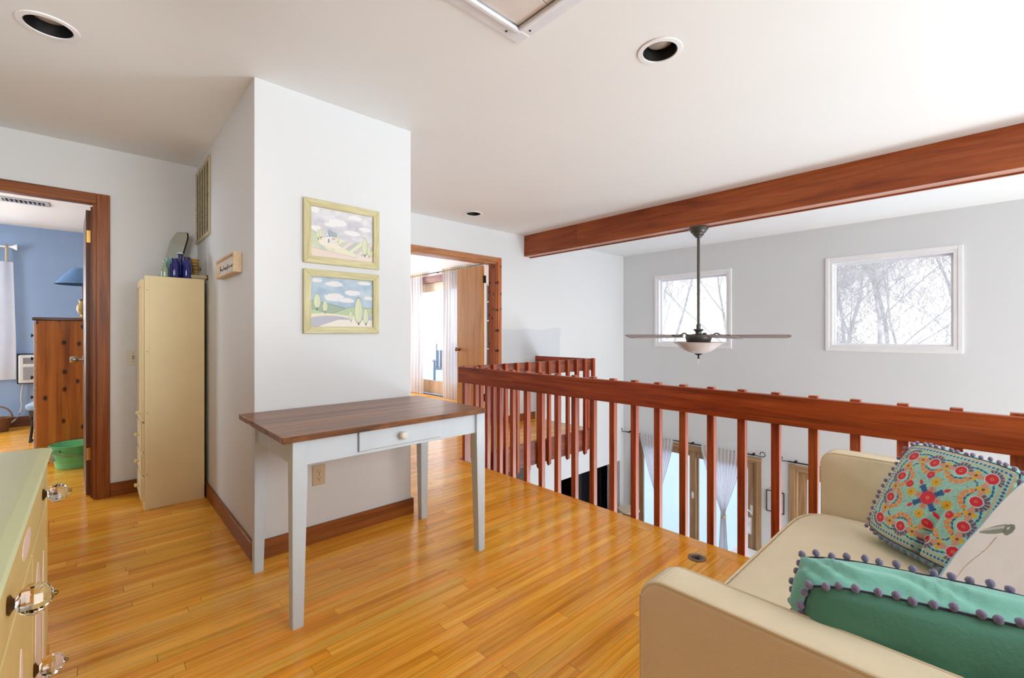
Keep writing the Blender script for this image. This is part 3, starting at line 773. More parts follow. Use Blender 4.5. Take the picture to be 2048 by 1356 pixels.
# ================================================================== TABLE
t = thing('console_table', 'white-painted table with worn dark wood top and one drawer, against the picture wall', 'table', (1.07, 2.25, 0))
tb = MB()
TX0, TX1, TY0, TY1 = 0.545, 1.585, 1.905, 2.625
def topz(mb, x0, y0, x1, y1, z0, z1, mi):
    mb.box(x0, y0, z0, x1, y1, z1, 0.003, 2, mi=mi)
for i, (a, b) in enumerate(((TY0, 2.14), (2.1405, 2.385), (2.3855, TY1))):
    p = MB().box(TX0, a, 0.764, TX1, b, 0.790, 0.003 if i in (0, 2) else 0.001, 2)
    o = p.build('top_board', [M_TABLETOP, M_TEDGE], t)
    for f in o.data.polygons:
        if abs(f.normal.z) < .5: f.material_index = 1
LX = (0.590, 1.540); LY = (1.930, 2.505); LW = .058
for x in LX:
    for y in LY:
        m = MB(); bm = m.bm
        left = x == LX[0]; front = y == LY[0]
        # outer corner stays plumb, the two inner faces taper below the apron
        def ring(z, w):
            ax0 = x if left else x + LW - w; ay0 = y if front else y + LW - w
            return [(ax0, ay0, z), (ax0 + w, ay0, z), (ax0 + w, ay0 + w, z), (ax0, ay0 + w, z)]
        R = [[bm.verts.new(p) for p in ring(z, w)] for z, w in ((0.0, .043), (0.60, LW), (0.764, LW))]
        bm.faces.new(R[0][::-1]); bm.faces.new(R[-1])
        for a, b in zip(R, R[1:]):
            for i in range(4): bm.faces.new((a[i], a[(i + 1) % 4], b[(i + 1) % 4], b[i]))
        bmesh.ops.bevel(bm, geom=[e for e in bm.edges if abs(e.verts[0].co.z - e.verts[1].co.z) > .1], offset=.0025, segments=1, affect='EDGES')
        m.build('leg', M_TPAINT, t)
az0, az1 = 0.655, 0.764
DX0, DX1 = 0.872, 1.305
fr = MB(); yf0, yf1 = 1.945, 1.965
fr.box(LX[0] + LW, yf0, az0, DX0 - .002, yf1, az1, .0015); fr.box(DX1 + .002, yf0, az0, LX[1], yf1, az1, .0015)
fr.box(DX0 - .002, yf0, az0, DX1 + .002, yf1, az0 + .014, .001)
fr.build('front_apron', M_TPAINT, t)
B(LX[0] + LW, 2.535, az0, LX[1], 2.553, az1, .0015).build('back_apron', M_TPAINT, t)
B(.603, LY[0] + LW, az0, .621, LY[1], az1, .0015).build('side_apron', M_TPAINT, t)
B(1.567, LY[0] + LW, az0, 1.585, LY[1], az1, .0015).build('side_apron', M_TPAINT, t)
d = MB().box(DX0 + .001, 1.934, az0 + .017, DX1 - .001, 1.958, az1 - .003, .002)
d.box(DX0 + .01, 1.958, az0 + .02, DX1 - .01, 2.4, az0 + .03)
drw = d.build('drawer', M_TPAINT, t)
MB().lathe([(.009, 0), (.008, -.008), (.010, -.012), (.018, -.018), (.020, -.027), (.015, -.035), (.001, -.038)], (1.082, 1.934, 0.718), 24, 'Y').build('knob', mat('white_wood_knob', (226, 226, 220), 0.4), drw, smooth=True)


# ================================================================== PAINTINGS
def vnoise(u, v, s, seed):
    rs = np.random.RandomState(seed); g = rs.rand(64, 64)
    x = (u * s) % 63; y = (v * s) % 63
    xi = np.floor(x).astype(int); yi = np.floor(y).astype(int); fx_ = x - xi; fy_ = y - yi
    fx_ = fx_ * fx_ * (3 - 2 * fx_); fy_ = fy_ * fy_ * (3 - 2 * fy_)
    x2 = (xi + 1) % 64; y2 = (yi + 1) % 64
    return (g[xi, yi] * (1 - fx_) + g[x2, yi] * fx_) * (1 - fy_) + (g[xi, y2] * (1 - fx_) + g[x2, y2] * fx_) * fy_


def put(img, m, c, a=1.0):
    m = np.clip(m.astype(float), 0, 1)[..., None] * a
    img[:] = img * (1 - m) + np.array(c, float) * m


def ell(u, v, cx, cy, rx, ry): return ((u - cx) / rx) ** 2 + ((v - cy) / ry) ** 2


def grid_mesh(name, pts, img, m, parent=None, closed=False, smooth=True):
    """pts (n,m,3) world points, img (n,m,3) sRGB colours -> one mesh with colour attribute"""
    n, k, _ = pts.shape
    org = np.array(ORG[parent.name])
    idx = np.arange(n * k).reshape(n, k)
    q = np.stack([idx[:-1, :-1], idx[1:, :-1], idx[1:, 1:], idx[:-1, 1:]], -1).reshape(-1, 4)
    me = bpy.data.meshes.new(name)
    me.from_pydata((pts.reshape(-1, 3) - org).tolist(), [], q.tolist())
    ca = me.color_attributes.new('Col', 'FLOAT_COLOR', 'POINT')
    c = np.clip(img.reshape(-1, 3) / 255, 0, 1); c = np.where(c <= .04045, c / 12.92, ((c + .055) / 1.055) ** 2.4)
    ca.data.foreach_set('color', np.concatenate([c, np.ones((len(c), 1))], 1).ravel())
    me.materials.append(m)
    if smooth: me.shade_smooth()
    o = bpy.data.objects.new(name, me); COL.objects.link(o); o.parent = parent; ORG[o.name] = Vector(org)
    return o


def poplar(img, u, v, x, y0, y1, w, col=(214, 224, 178)):
    cy = (y0 + y1) / 2; ry = (y1 - y0) / 2
    e = ((u - x) / (w * (1.15 - .35 * (v - y0) / (y1 - y0)))) ** 2 + ((v - cy) / ry) ** 2
    put(img, (e < 1.15), (120, 124, 100), .75); put(img, (e < .92), col)
    put(img, (e < .92) & (u > x), (196, 210, 160), .45)
    put(img, (abs(u - x) < w * .16) & (v < y0 + .01) & (v > y0 - .045), (50, 46, 44))


def clouds(img, u, v, seed, base_c, dark_c, lst, lo):
    nz = vnoise(u, v, 7, seed) * .6 + vnoise(u, v, 15, seed + 1) * .4
    img[:] = np.array(base_c, float) + (nz[..., None] - .5) * (np.array(dark_c, float) - np.array(base_c, float)) * 2.0
    for cx, cy, rx, ry in lst:
        wob = 1 + .5 * (vnoise(u, v, 24, seed + 3) - .5)
        e = ell(u, v, cx, cy, rx, ry) * wob
        put(img, np.clip((1.25 - e) * 2.2, 0, 1) * (v > lo), (238, 238, 240), .95)
        put(img, (abs(e - 1.2) < .07) & (v > cy - ry * .2), (160, 162, 178), .45)


def painting1(u, v):
    img = np.zeros(u.shape + (3,))
    clouds(img, u, v, 5, (204, 206, 216), (172, 178, 194), [(.06, .93, .08, .06), (.42, .74, .14, .07), (.7, .9, .12, .05), (.86, .69, .1, .05), (.65, .57, .13, .06), (.08, .57, .09, .05), (.3, .68, .1, .04)], .3)
    hill = .36 + .06 * np.sin(u * 5 + .5) + .06 * np.clip(u - .6, 0, 1)
    put(img, v < hill, (228, 226, 196)); put(img, abs(v - hill) < .006, (130, 134, 130), .8)
    lh = .54 - .9 * np.clip(u, 0, 1) * .9
    put(img, (v < lh) & (u < .22), (190, 204, 164)); put(img, (abs(v - lh) < .007) & (u < .22), (120, 130, 110), .7)
    put(img, (ell(u, v, .34, .32, .22, .11) < 1), (236, 228, 206))
    # striped fields
    ang = (u * .62 + v * 1.0); st = np.floor((u - v * .9) * 12) % 4
    fld = (v < .36 + .12 * (u - .42)) & (u > .38) & (v > .30 - .5 * (u - .38)) & (v > .02)
    for i, c in enumerate(((176, 186, 184), (224, 226, 184), (190, 198, 188), (228, 212, 200))): put(img, fld & (st == i), c)
    put(img, fld & (abs(((u - v * .9) * 12) % 1 - .0) < .06), (130, 138, 140), .6)
    lf_ = (v < .29 - .25 * u) & (v > .14) & (u < .36)
    st2 = np.floor((u + v * .7) * 11) % 3
    for i, c in enumerate(((180, 198, 176), (220, 220, 186), (196, 206, 180))): put(img, lf_ & (st2 == i), c)
    road = (v < .17 - .16 * (u - .1)) | ((v < .12) & (u > .7))
    put(img, road & (v < .2), (228, 208, 194)); put(img, abs(v - (.17 - .16 * (u - .1))) < .005, (150, 140, 134), .6)
    put(img, (u > .7) & (v < .36) & (v < .02 + (u - .66) * 1.0) & (v < .12), (232, 214, 204))
    # house
    hw = (u > .235) & (u < .30) & (v > .33) & (v < .52 - .0 * u); put(img, hw, (238, 238, 234))
    hw2 = (u >= .30) & (u < .385) & (v > .31) & (v < .45); put(img, hw2, (226, 224, 222))
    gable = (v >= .47) & (v < .575 - abs(u - .275) * 2.2) & (u < .33) & (u > .23); put(img, gable, (238, 238, 234))
    rf = (u > .265) & (u < .40) & (v > .44 - (u - .30) * .1) & (v < .585 - (u - .275) * .5); put(img, rf, (140, 154, 172))
    put(img, (abs(v - (.578 - (.275 - u) * 2.2)) < .015) & (u > .215) & (u < .275) & (v > .45), (140, 154, 172))
    put(img, (u > .262) & (u < .285) & (v > .31) & (v < .39), (110, 118, 130))
    for wx, wy in ((.25, .44), (.285, .44), (.268, .5), (.335, .4), (.36, .4)): put(img, (abs(u - wx) < .008) & (abs(v - wy) < .016), (190, 110, 90) if wx > .3 else (110, 120, 136))
    for x, y0, y1, w in ((.115, .38, .54, .022), (.155, .40, .57, .024), (.42, .36, .48, .02)): poplar(img, u, v, x, y0, y1, w)
    poplar(img, u, v, .855, .15, .52, .043); poplar(img, u, v, .93, .14, .36, .028)
    return img


def painting2(u, v):
    img = np.zeros(u.shape + (3,))
    clouds(img, u, v, 17, (160, 190, 214), (128, 164, 196), [(.36, .87, .14, .055), (.66, .71, .13, .055), (.36, .6, .15, .08), (.85, .93, .12, .04), (.55, .55, .12, .05), (.1, .92, .08, .04), (.92, .62, .08, .04)], .2)
    h1 = .52 - .30 * np.clip(u, 0, 1) ** 1.3
    put(img, (v < h1) & (u < .6), (134, 168, 138)); put(img, (abs(v - h1) < .007) & (u < .6), (90, 100, 96), .8)
    h2 = .32 + .04 * np.sin(u * 9 + 2) + .20 * np.clip(u - .35, 0, 1)
    put(img, v < h2, (168, 196, 150)); put(img, abs(v - h2) < .006, (110, 124, 100), .7)
    h3 = .255 - .0 * u + .02 * np.sin(u * 7)
    put(img, v < h3, (232, 226, 190))
    ln = .18 + .05 * np.cos((u - .3) * 5); put(img, (v < ln) & (u < .62) & (v > .22 * (u - .15) * 1.0 - .02), (168, 170, 190)); put(img, (v < .26) & (u > .75) & (v > .10), (176, 178, 196))
    put(img, (v < .15) & (v < .02 + (u - .12) * .45), (238, 232, 220)); put(img, abs(v - (.02 + (u - .12) * .45)) * (u < .5) + (u >= .5) < .006, (150, 140, 150), .7)
    poplar(img, u, v, .10, .37, .66, .052); poplar(img, u, v, .22, .31, .53, .036)
    poplar(img, u, v, .625, .14, .34, .028); poplar(img, u, v, .755, .09, .62, .066); poplar(img, u, v, .88, .08, .40, .042)
    return img


def picture(x0, x1, z0, z1, fn, label):
    y = YC
    t = thing('framed_picture', label, 'picture', ((x0 + x1) / 2, y, z0), 'landscape pictures on the white wall')
    w = .0405; m = .018
    for nm, mm, po in (('frame_rail', M_FRAME, [(x0, z0), (x1, z0), (x1 - w, z0 + w), (x0 + w, z0 + w)]), ('frame_rail', M_FRAME, [(x0, z1), (x0 + w, z1 - w), (x1 - w, z1 - w), (x1, z1)]),
                       ('frame_stile', M_FRAMEZ, [(x0, z0), (x0 + w, z0 + w), (x0 + w, z1 - w), (x0, z1)]), ('frame_stile', M_FRAMEZ, [(x1, z0), (x1, z1), (x1 - w, z1 - w), (x1 - w, z0 + w)])):
        MB().prism(po, y - m, y - .001, 'Y', .002).build(nm, mm, t)
    B(x0 + .01, y - .006, z0 + .01, x1 - .01, y - .001, z1 - .01).build('backing', M_WHITE, t)
    nu, nv = 230, 170
    U, V = np.meshgrid(np.linspace(0, 1, nu), np.linspace(0, 1, nv), indexing='ij')
    a, b = x0 + w - .002, x1 - w + .002; c, d = z0 + w - .002, z1 - w + .002
    P = np.stack([a + U * (b - a), np.full_like(U, y - .0075), c + V * (d - c)], -1)
    grid_mesh('print', P, fn(U, V) * .72 + np.array([222., 221., 220.]) * .28, M_PRINT, t, smooth=False)


picture(.869, 1.326, 1.606, 1.973, painting1, 'pale green-gold framed picture of a farmhouse on hills, upper of the pair')
picture(.869, 1.324, 1.202, 1.571, painting2, 'pale green-gold framed picture of poplars under a blue sky, lower of the pair')


# ================================================================== OUTLETS, SWITCH, SIGN, GRILLE
def outlet(cx, cz):
    t = thing('wall_outlet', 'almond double wall outlet on the white wall under the table', 'outlet', (cx, YC, cz))
    B(cx - .036, YC - .006, cz - .059, cx + .036, YC, cz + .059, .003, 2).build('cover_plate', M_PLATE, t)
    for s in (-1, 1):
        z = cz + s * .02
        r = MB(); pts = [(cx + .0165 * math.cos(a) * (1 if abs(math.sin(a)) < .8 else 1), z + .0145 * math.sin(a)) for a in [i * 2 * PI / 20 for i in range(20)]]
        r.prism(pts, YC - .0085, YC - .005, 'Y'); rc = r.build('receptacle', M_PLATE, t)
        h = MB(); h.box(cx - .008, YC - .009, z - .001, cx - .0055, YC - .0082, z + .008); h.box(cx + .005, YC - .009, z, cx + .0075, YC - .0082, z + .007)
        h.lathe([(.003, 0), (.003, .0006)], (cx - .0003, YC - .009, z - .0075), 10, 'Y'); h.build('slots', M_DARK, rc)
    MB().lathe([(.003, 0), (.003, .002)], (cx, YC - .0075, cz), 10, 'Y').build('screw', M_BRASSD, t)


outlet(.957, .384)
cx, cz = .224, 1.022
t = thing('light_switch', 'ivory light switch plate on the wall beside the tall cream cabinet', 'switch', (cx, YF, cz))
B(cx - .036, YF - .006, cz - .058, cx + .036, YF, cz + .058, .003, 2).build('cover_plate', M_PLATEW, t)
B(cx - .006, YF - .008, cz - .012, cx + .006, YF - .006, cz + .012, .001).build('toggle_slot', M_DARK, t)
B(cx - .004, YF - .016, cz - .006, cx + .004, YF - .006, cz + .006, .001).build('toggle', M_PLATEW, t)
for s in (-1, 1): MB().lathe([(.003, 0), (.003, .002)], (cx, YF - .0075, cz + s * .03), 10, 'Y').build('screw', M_BRASSD, t)

# box sign on the column's left wall
t = thing('box_sign', 'small pale wooden box sign with handwritten black lettering on the column wall', 'sign', (XC, 3.17, 1.55))
sx0 = XC - .045; ya, yb, za, zb = 2.925, 3.42, 1.552, 1.668
m = MB(); q = .012
m.box(sx0, ya, za, XC - .002, ya + q, zb, .001); m.box(sx0, yb - q, za, XC - .002, yb, zb, .001)
m.box(sx0, ya + q, za, XC - .002, yb - q, za + q, .001); m.box(sx0, ya + q, zb - q, XC - .002, yb - q, zb, .001)
m.build('box_frame', M_PALEWOOD, t)
pl = B(XC - .03, ya + q, za + q, XC - .024, yb - q, zb - q).build('face_panel', mat('white_sign_panel', (226, 220, 214), 0.7), t)
# handwriting strokes: viewed from -X, reading direction is towards -Y
strokes = []
def st(*p): strokes.append(p)
st((0, -.3), (.1, 1.0), (.22, 1.1), (.18, .2), (.35, .45), (.45, .1), (.6, .4))
st((.75, .4), (.8, .05), (1.0, .05), (1.05, .4), (1.1, .05), (1.2, .1))
st((1.5, .0), (1.55, .9)); st((1.75, .4), (1.65, .15), (1.85, .05), (1.95, .35), (1.75, .42)); st((2.05, .4), (2.15, .05), (2.3, .4)); st((2.4, .2), (2.6, .3), (2.5, .45), (2.38, .2), (2.5, .02), (2.65, .12))
st((2.9, .4), (2.95, -.3)); st((3.0, .9), (3.05, .0)); st((3.3, .7), (3.3, .05), (3.4, .05)); st((3.2, .45), (3.42, .45))
st((3.7, .4), (3.72, .02)); st((3.95, .4), (3.85, .3), (4.0, .15), (3.86, .02)); st((4.3, .4), (4.35, .02), (4.5, .4), (4.6, .02)); st((4.8, .4), (4.85, .02), (5.0, .4), (5.05, .0))
m = MB(); u0, v0, sc = yb - q - .045, 1.592, .062
for s_ in strokes:
    m.tube([(XC - .0305, u0 - p[0] * sc * 1.15, v0 + p[1] * .034) for p in s_], .0016, 5)
m.build('lettering', M_BLACKM, pl, smooth=True)

# return-air grille
t = thing('return_air_grille', 'tall beige return-air grille high on the column wall near the corner', 'vent', (XC, 4.13, 1.92))
ya, yb, za, zb = 3.855, 4.425, 1.922, 2.50
m = MB(); frame_boxes(m, 'X', XC - .012, XC, ya, yb, za, zb, .03, .003); m.build('grille_frame', mat('beige_grille_metal', (196, 184, 152), 0.45), t)
B(XC - .004, ya + .03, za + .03, XC - .001, yb - .03, zb - .03).build('backing', mat('dark_brown_backing', (70, 58, 40), 0.8), t)  # plain dark brown sheet behind the louvres
for i in range(1, 5):
    y = ya + .03 + i * (yb - ya - .06) / 5
    B(XC - .012, y - .006, za + .03, XC - .004, y + .006, zb - .03, .001).build('divider', MATS['beige_grille_metal'], t)
m = MB(); n = 34
for i in range(n):
    z = za + .036 + i * (zb - za - .07) / n
    m.box(XC - .0095, ya + .03, z, XC - .004, yb - .03, z + .0045)
m.build('louvres', mat('grille_louvre_metal', (150, 136, 100), 0.45), t, kind='stuff')
for y in (ya + .015, yb - .015):
    for z in (za + .015, (za + zb) / 2, zb - .015): MB().lathe([(.004, 0), (.004, -.002), (.001, -.003)], (XC - .012, y, z), 8, 'X').build('screw', M_BRASSD, t)

# floor receptacle
cx, cy = 2.363, 1.078
t = thing('floor_outlet', 'round metal floor outlet set in the floorboards near the guardrail', 'outlet', (cx, cy, 0))
MB().lathe([(.047, 0), (.046, .004), (.040, .0055), (.034, .005), (.031, .002), (.031, .0)], (cx, cy, 0.0005), 40, cap=False).build('rim', mat('brushed_floor_plate', (150, 130, 108), 0.35, 0.8), t, smooth=True)
MB().lathe([(.0315, 0), (.0315, .0018), (.024, .0022), (.001, .0022)], (cx, cy, 0.0008), 32).build('cap', mat('worn_cap', (88, 78, 70), 0.4, 0.6), t, smooth=True)
m = MB(); m.lathe([(.012, 0), (.012, .003), (.001, .0035)], (cx, cy, .003), 16)
for a in range(3): m.box(-.004, .014, .003, .004, .024, .0042, M=Matrix.Translation((cx, cy, 0)) @ Matrix.Rotation(a * 2.1 + .4, 4, 'Z'))
m.build('slots', M_DARK, t)

# ================================================================== TALL CREAM CABINET
cx0, cx1, cy0, cy1, cz1 = .257, .597, 3.93, 4.33, 1.598
t = thing('tall_cabinet', 'tall narrow cream cabinet with one door over three drawers, in the corner', 'cabinet', (.43, 4.13, 0))
b = MB()
b.box(cx0, cy0, 0, cx1, cy0 + .018, cz1, .002); b.box(cx0, cy1 - .018, 0, cx1, cy1, cz1, .002)
b.box(cx0 + .01, cy0 + .018, cz1 - .02, cx1, cy1 - .018, cz1 - .002); b.box(cx1 - .01, cy0 + .018, 0.02, cx1, cy1 - .018, cz1 - .02)
b.box(cx0 + .004, cy0 + .018, .0, cx1 - .01, cy1 - .018, .04)
b.box(cx0 - .0, cy0 - .003, 0, cx0 + .028, cy0 + .002, cz1, .001)
b.build('body', M_CREAM, t)
dm = MB(); xo = cx0 - .018
ya, yb = cy0 + .012, cy1 - .004
def slab(z0, z1, nm, inset=True):
    m = MB(); m.box(xo + .006, ya, z0, cx0, yb, z1, .002)
    if inset:
        w = .045
        m.box(xo, ya, z0, xo + .006, ya + w, z1, .002); m.box(xo, yb - w, z0, xo + .006, yb, z1, .002)
        m.box(xo, ya + w, z0, xo + .006, yb - w, z0 + w, .002); m.box(xo, ya + w, z1 - w, xo + .006, yb - w, z1, .002)
    else: m.box(xo, ya + .006, z0 + .006, xo + .006, yb - .006, z1 - .006, .003)
    return m.build(nm, M_CREAM, t)
def cknob(par, y, z):
    MB().lathe([(.007, 0), (.006, -.008), (.012, -.014), (.0145, -.020), (.010, -.027), (.001, -.029)], (xo, y, z), 18, 'X').build('knob', mat('cream_knob', (226, 212, 160), 0.35), par, smooth=True)
dd = slab(.60, cz1 - .025, 'door'); cknob(dd, ya + .03, .66)
for z0, z1 in ((.395, .59), (.235, .385), (.055, .225)):
    k = slab(z0, z1, 'drawer', False); cknob(k, ya + .15, (z0 + z1) / 2)
for z in (.24, .66, 1.08, 1.5): MB().lathe([(.003, 0), (.003, -.001)], (cx0 + .014, cy0 - .003, z), 8, 'Y').build('screw', M_BRASSD, t)


def at(px, Y):
    a = (px - 1024) / 897.1; c, s = math.cos(TH), math.sin(TH)
    d = Y / (s - c * a); return d * (c + s * a), d


def zat(py, d): return 1.2 + (667.8 - py) * d / 897.1


# objects on the cabinet
TOP = cz1
M_BG = real_glass('cobalt_glass', (20, 30, 130), 0.05); M_GG = real_glass('pale_green_glass', (180, 214, 196), 0.04); M_TG = real_glass('aqua_glass', (130, 196, 190), 0.04)
M_COB = mat('cobalt_bottle', (14, 24, 112), 0.12, var=0.05, coat=0.8)
def bottle(name, px, Y, ytop, r, neck, lab, m, rim=None, nr=.4, cat='bottle'):
    x, d = at(px, Y); h = zat(ytop, d) - TOP
    t = thing(name, lab, cat, (x, Y, TOP))
    sh = h * (1 - neck)
    MB().lathe([(.001, 0.001), (r * .95, 0.001), (r, .006), (r, sh - .008), (r * .85, sh + .004), (r * nr, sh + .014), (r * nr, h - .008), (r * nr * 1.18, h - .006), (r * nr * 1.18, h)], (x, Y, TOP), 24, cap=False).build('body', m, t, smooth=True)
    if rim: MB().lathe([(r * nr * 1.2, 0), (r * nr * 1.22, .006), (r * nr * .9, .008), (.001, .008)], (x, Y, TOP + h), 20, cap=False).build('cap', rim, t, smooth=True)
    return t
bottle('glass_bottle', 329.5, 3.985, 523, .0215, .40, 'small pale green glass bottle at the left on the tall cabinet', mat('pale_green_bottle', (150, 172, 146), 0.12, coat=0.8), nr=.5)
bottle('glass_jar', 340, 4.04, 516.5, .0235, .16, 'aqua glass jar behind the small green bottle', mat('aqua_jar', (104, 156, 146), 0.12, coat=0.8), nr=.9, cat='jar')
bottle('cobalt_bottle', 349, 3.975, 517, .029, .28, 'left cobalt blue bottle with wide neck on the tall cabinet', M_COB, nr=.66)
bottle('cobalt_bottle', 360.5, 4.04, 508, .030, .32, 'tallest cobalt blue bottle with a white rim on the tall cabinet', M_COB, M_WHITE, nr=.5)
bottle('cobalt_bottle', 373.5, 3.98, 517, .031, .26, 'right cobalt blue bottle with wire loop on the tall cabinet', M_COB, M_BLACKM, nr=.62)
x, d = at(387, 4.09)
t = thing('ceramic_crock', 'yellow and brown striped little pot with a side lug on the tall cabinet', 'pot', (x, 4.09, TOP))
h = zat(519, d) - TOP
ck = MB(); ck.lathe([(.001, .001), (.024, .001), (.030, .03), (.033, h * .7), (.035, h - .006), (.037, h), (.033, h), (.031, h * .7), (.001, .02)], (x, 4.09, TOP), 28, cap=False)
ckb = ck.build('body', mat('ochre_glaze', (176, 140, 62), 0.3, var=0.25, scale=40, coat=0.4), t, smooth=True)
for zz in (.5, .66, .8): MB().lathe([(.0335, 0), (.0352, .003), (.0335, .006)], (x, 4.09, TOP + h * zz), 28, cap=False).build('stripe', mat('brown_glaze', (70, 52, 26), 0.3), ckb, smooth=True)
MB().tube([(x + .03, 4.085, TOP + h * .6), (x + .044, 4.08, TOP + h * .62), (x + .044, 4.08, TOP + h * .52), (x + .03, 4.085, TOP + h * .5)], .005, 8).build('lug', MATS['brown_glaze'], t, smooth=True)
MB().lathe([(.001, 0), (.033, 0), (.034, .008), (.026, .010)], (x, 4.09, TOP + .0005), 24).build('foot', mat('green_glaze', (60, 110, 70), 0.3), t, smooth=True)
# glass roller with brass end cap
xa, _ = at(378, 4.0); xb, _ = at(411, 4.0)
t = thing('glass_roller', 'glass tube with a brass end cap lying on the tall cabinet by the wall', 'roller', ((xa + xb) / 2, 4.0, TOP))
MB().lathe([(.001, 0), (.0165, 0), (.0165, xb - xa), (.001, xb - xa)], (xa, 3.975, TOP + .019), 24, 'X').build('tube', mat('smoky_glass_tube', (176, 166, 138), 0.12, coat=0.8), t, smooth=True)
MB().lathe([(.001, 0), (.018, 0), (.019, .004), (.019, .014), (.015, .018), (.008, .02), (.001, .02)], (xb, 3.975, TOP + .019), 24, 'X').build('end_cap', M_BRASSD, t, smooth=True)
# leaning mirror
t = thing('leaning_mirror', 'frameless mirror with clipped corners and black back leaning on the tall cabinet', 'mirror', (.42, 4.26, TOP))
P1 = Vector((.360, 4.315, TOP + .0005)); wv = Vector((.092, -.082, 0)); uv = Vector((.092, .004, .385))
nv = wv.cross(uv).normalized()
if nv.dot(Vector((-1, -1, 0))) < 0: nv = -nv
out = [(0, 0), (1, 0), (1, .90), (.88, 1.0), (.22, 1.0), (0, .84)]
def slabpoly(off0, off1, sc=1.0):
    m = MB(); bm = m.bm
    c2 = Vector((.5, .5))
    A = []; Bv = []
    for a, b in out:
        a2 = .5 + (a - .5) * sc; b2 = .5 + (b - .5) * sc
        p = P1 + wv * a2 + uv * b2
        A.append(bm.verts.new(p + nv * off0)); Bv.append(bm.verts.new(p + nv * off1))
    bm.faces.new(A[::-1]); bm.faces.new(Bv)
    for i in range(len(A)): bm.faces.new((A[i], A[(i + 1) % len(A)], Bv[(i + 1) % len(A)], Bv[i]))
    return m
slabpoly(-.014, -.001).build('black_backing', M_BLACKM, t)
slabpoly(-.001, .001, .985).build('mirror_glass', mat('silvered_mirror', (206, 208, 196), 0.03, 1.0, var=0.0), t)

# ================================================================== GREEN-TOPPED DRESSER
dz = .85
t = thing('painted_dresser', 'butter-yellow painted dresser with a pale green top and clear glass knobs at the left edge', 'dresser', (-.36, 1.4, 0))
DXF = -.100; DY0, DY1 = .82, 1.955
b = MB(); b.box(-.62, DY0, .06, DXF - .018, DY1, dz - .028, .002)
b.box(DXF - .018, DY1 - .035, .0, DXF, DY1, dz - .028, .0015); b.box(DXF - .018, DY0, 0, DXF, DY0 + .035, dz - .028, .0015)
b.box(DXF - .018, DY0 + .035, .70, DXF - .002, DY1 - .035, .718, .0015); b.box(DXF - .018, DY0 + .035, .04, DXF - .002, DY1 - .035, .075, .0015)
b.box(DXF - .018, DY0 + .035, dz - .035, DXF - .002, DY1 - .035, dz - .028)
b.box(-.62, DY0, 0, -.57, DY0 + .05, .06); b.box(-.62, DY1 - .05, 0, -.57, DY1, .06)
b.build('body', M_YELLOW, t)
tp = MB()
# moulded top: sloping border around a flat field
X0, X1_, Yq0, Yq1 = -.63, -.0925, .80, 2.02
inx = .026
lay = [(0, -.026), (.002, -.030), (0, -.012), (.004, -.006), (inx, -.0005), (inx + .004, 0)]
rings = []
for off, z in [(.012, -.030), (.002, -.022), (0, -.014), (.004, -.0075), (.022, -.001), (.03, 0)]:
    rings.append([tp.bm.verts.new(p) for p in ((X0 + off, Yq0 + off, dz + z), (X1_ - off, Yq0 + off, dz + z), (X1_ - off, Yq1 - off, dz + z), (X0 + off, Yq1 - off, dz + z))])
tp.bm.faces.new(rings[0][::-1]); tp.bm.faces.new(rings[-1])
for a, c in zip(rings, rings[1:]):
    for i in range(4): tp.bm.faces.new((a[i], a[(i + 1) % 4], c[(i + 1) % 4], c[i]))
tp.build('top', M_GREENTOP, t)
def gknob(par, y, z):
    m = MB(); m.lathe([(.001, 0), (.014, 0), (.016, .003), (.010, .006), (.007, .009), (.001, .010)], (DXF, y, z), 20, 'X')
    kb_ = m.build('knob_base', M_BRASSD, par, smooth=True)
    g = MB(); g.lathe([(.001, .009), (.009, .009), (.018, .014), (.0235, .022), (.025, .031), (.022, .041), (.014, .049), (.006, .0525), (.001, .053)], (DXF, y, z), 10, 'X')
    g.build('knob', M_KNOBGLASS, par, label='clear glass knob')
    MB().lathe([(.001, .052), (.004, .053), (.003, .057), (.001, .058)], (DXF, y, z), 10, 'X').build('screw_head', M_BRASSD, par, smooth=True)
dw = MB().box(DXF - .016, DY0 + .038, .721, DXF, DY1 - .038, dz - .038, .002)
dwo = dw.build('drawer', M_YELLOW, t)
gknob(dwo, 1.765, .762); gknob(dwo, 1.075, .765)
def lens(yc, z0, z1, hw, par, nm='painted_panel'):
    zc = (z0 + z1) / 2; hh_ = (z1 - z0) / 2; pts = []
    for i in range(28):
        a = 2 * PI * i / 28; y = hw * math.cos(a); z = hh_ * math.sin(a); pts.append((yc + (abs(y) ** .8) * (hw ** .2) * (1 if y > 0 else -1), zc + z))
    MB().prism(pts, DXF - .0005, DXF + .0012, 'X').build(nm, M_PINKPANEL, par)
lens(1.36, .745, .79, .075, dwo)
for (a, b_, kn, hs) in ((1.49, DY1 - .038, 1.515, DY1 - .036), (.858, 1.486, .9, .86)):
    o = MB().box(DXF - .016, a, .078, DXF, b_, .698, .002).build('door', M_YELLOW, t)
    lens((a + b_) / 2 - .08, .12, .63, .075, o)
    lens((a + b_) / 2 + .09, .12, .6, .03, o)
    gknob(o, kn, .42)
    for z in (.23, .60):
        MB().lathe([(.004, 0), (.0045, .002), (.004, .022), (.0045, .024), (.004, .044), (.001, .045)], (DXF + .001, hs, z), 10).build('hinge', M_BRASS, o, smooth=True)

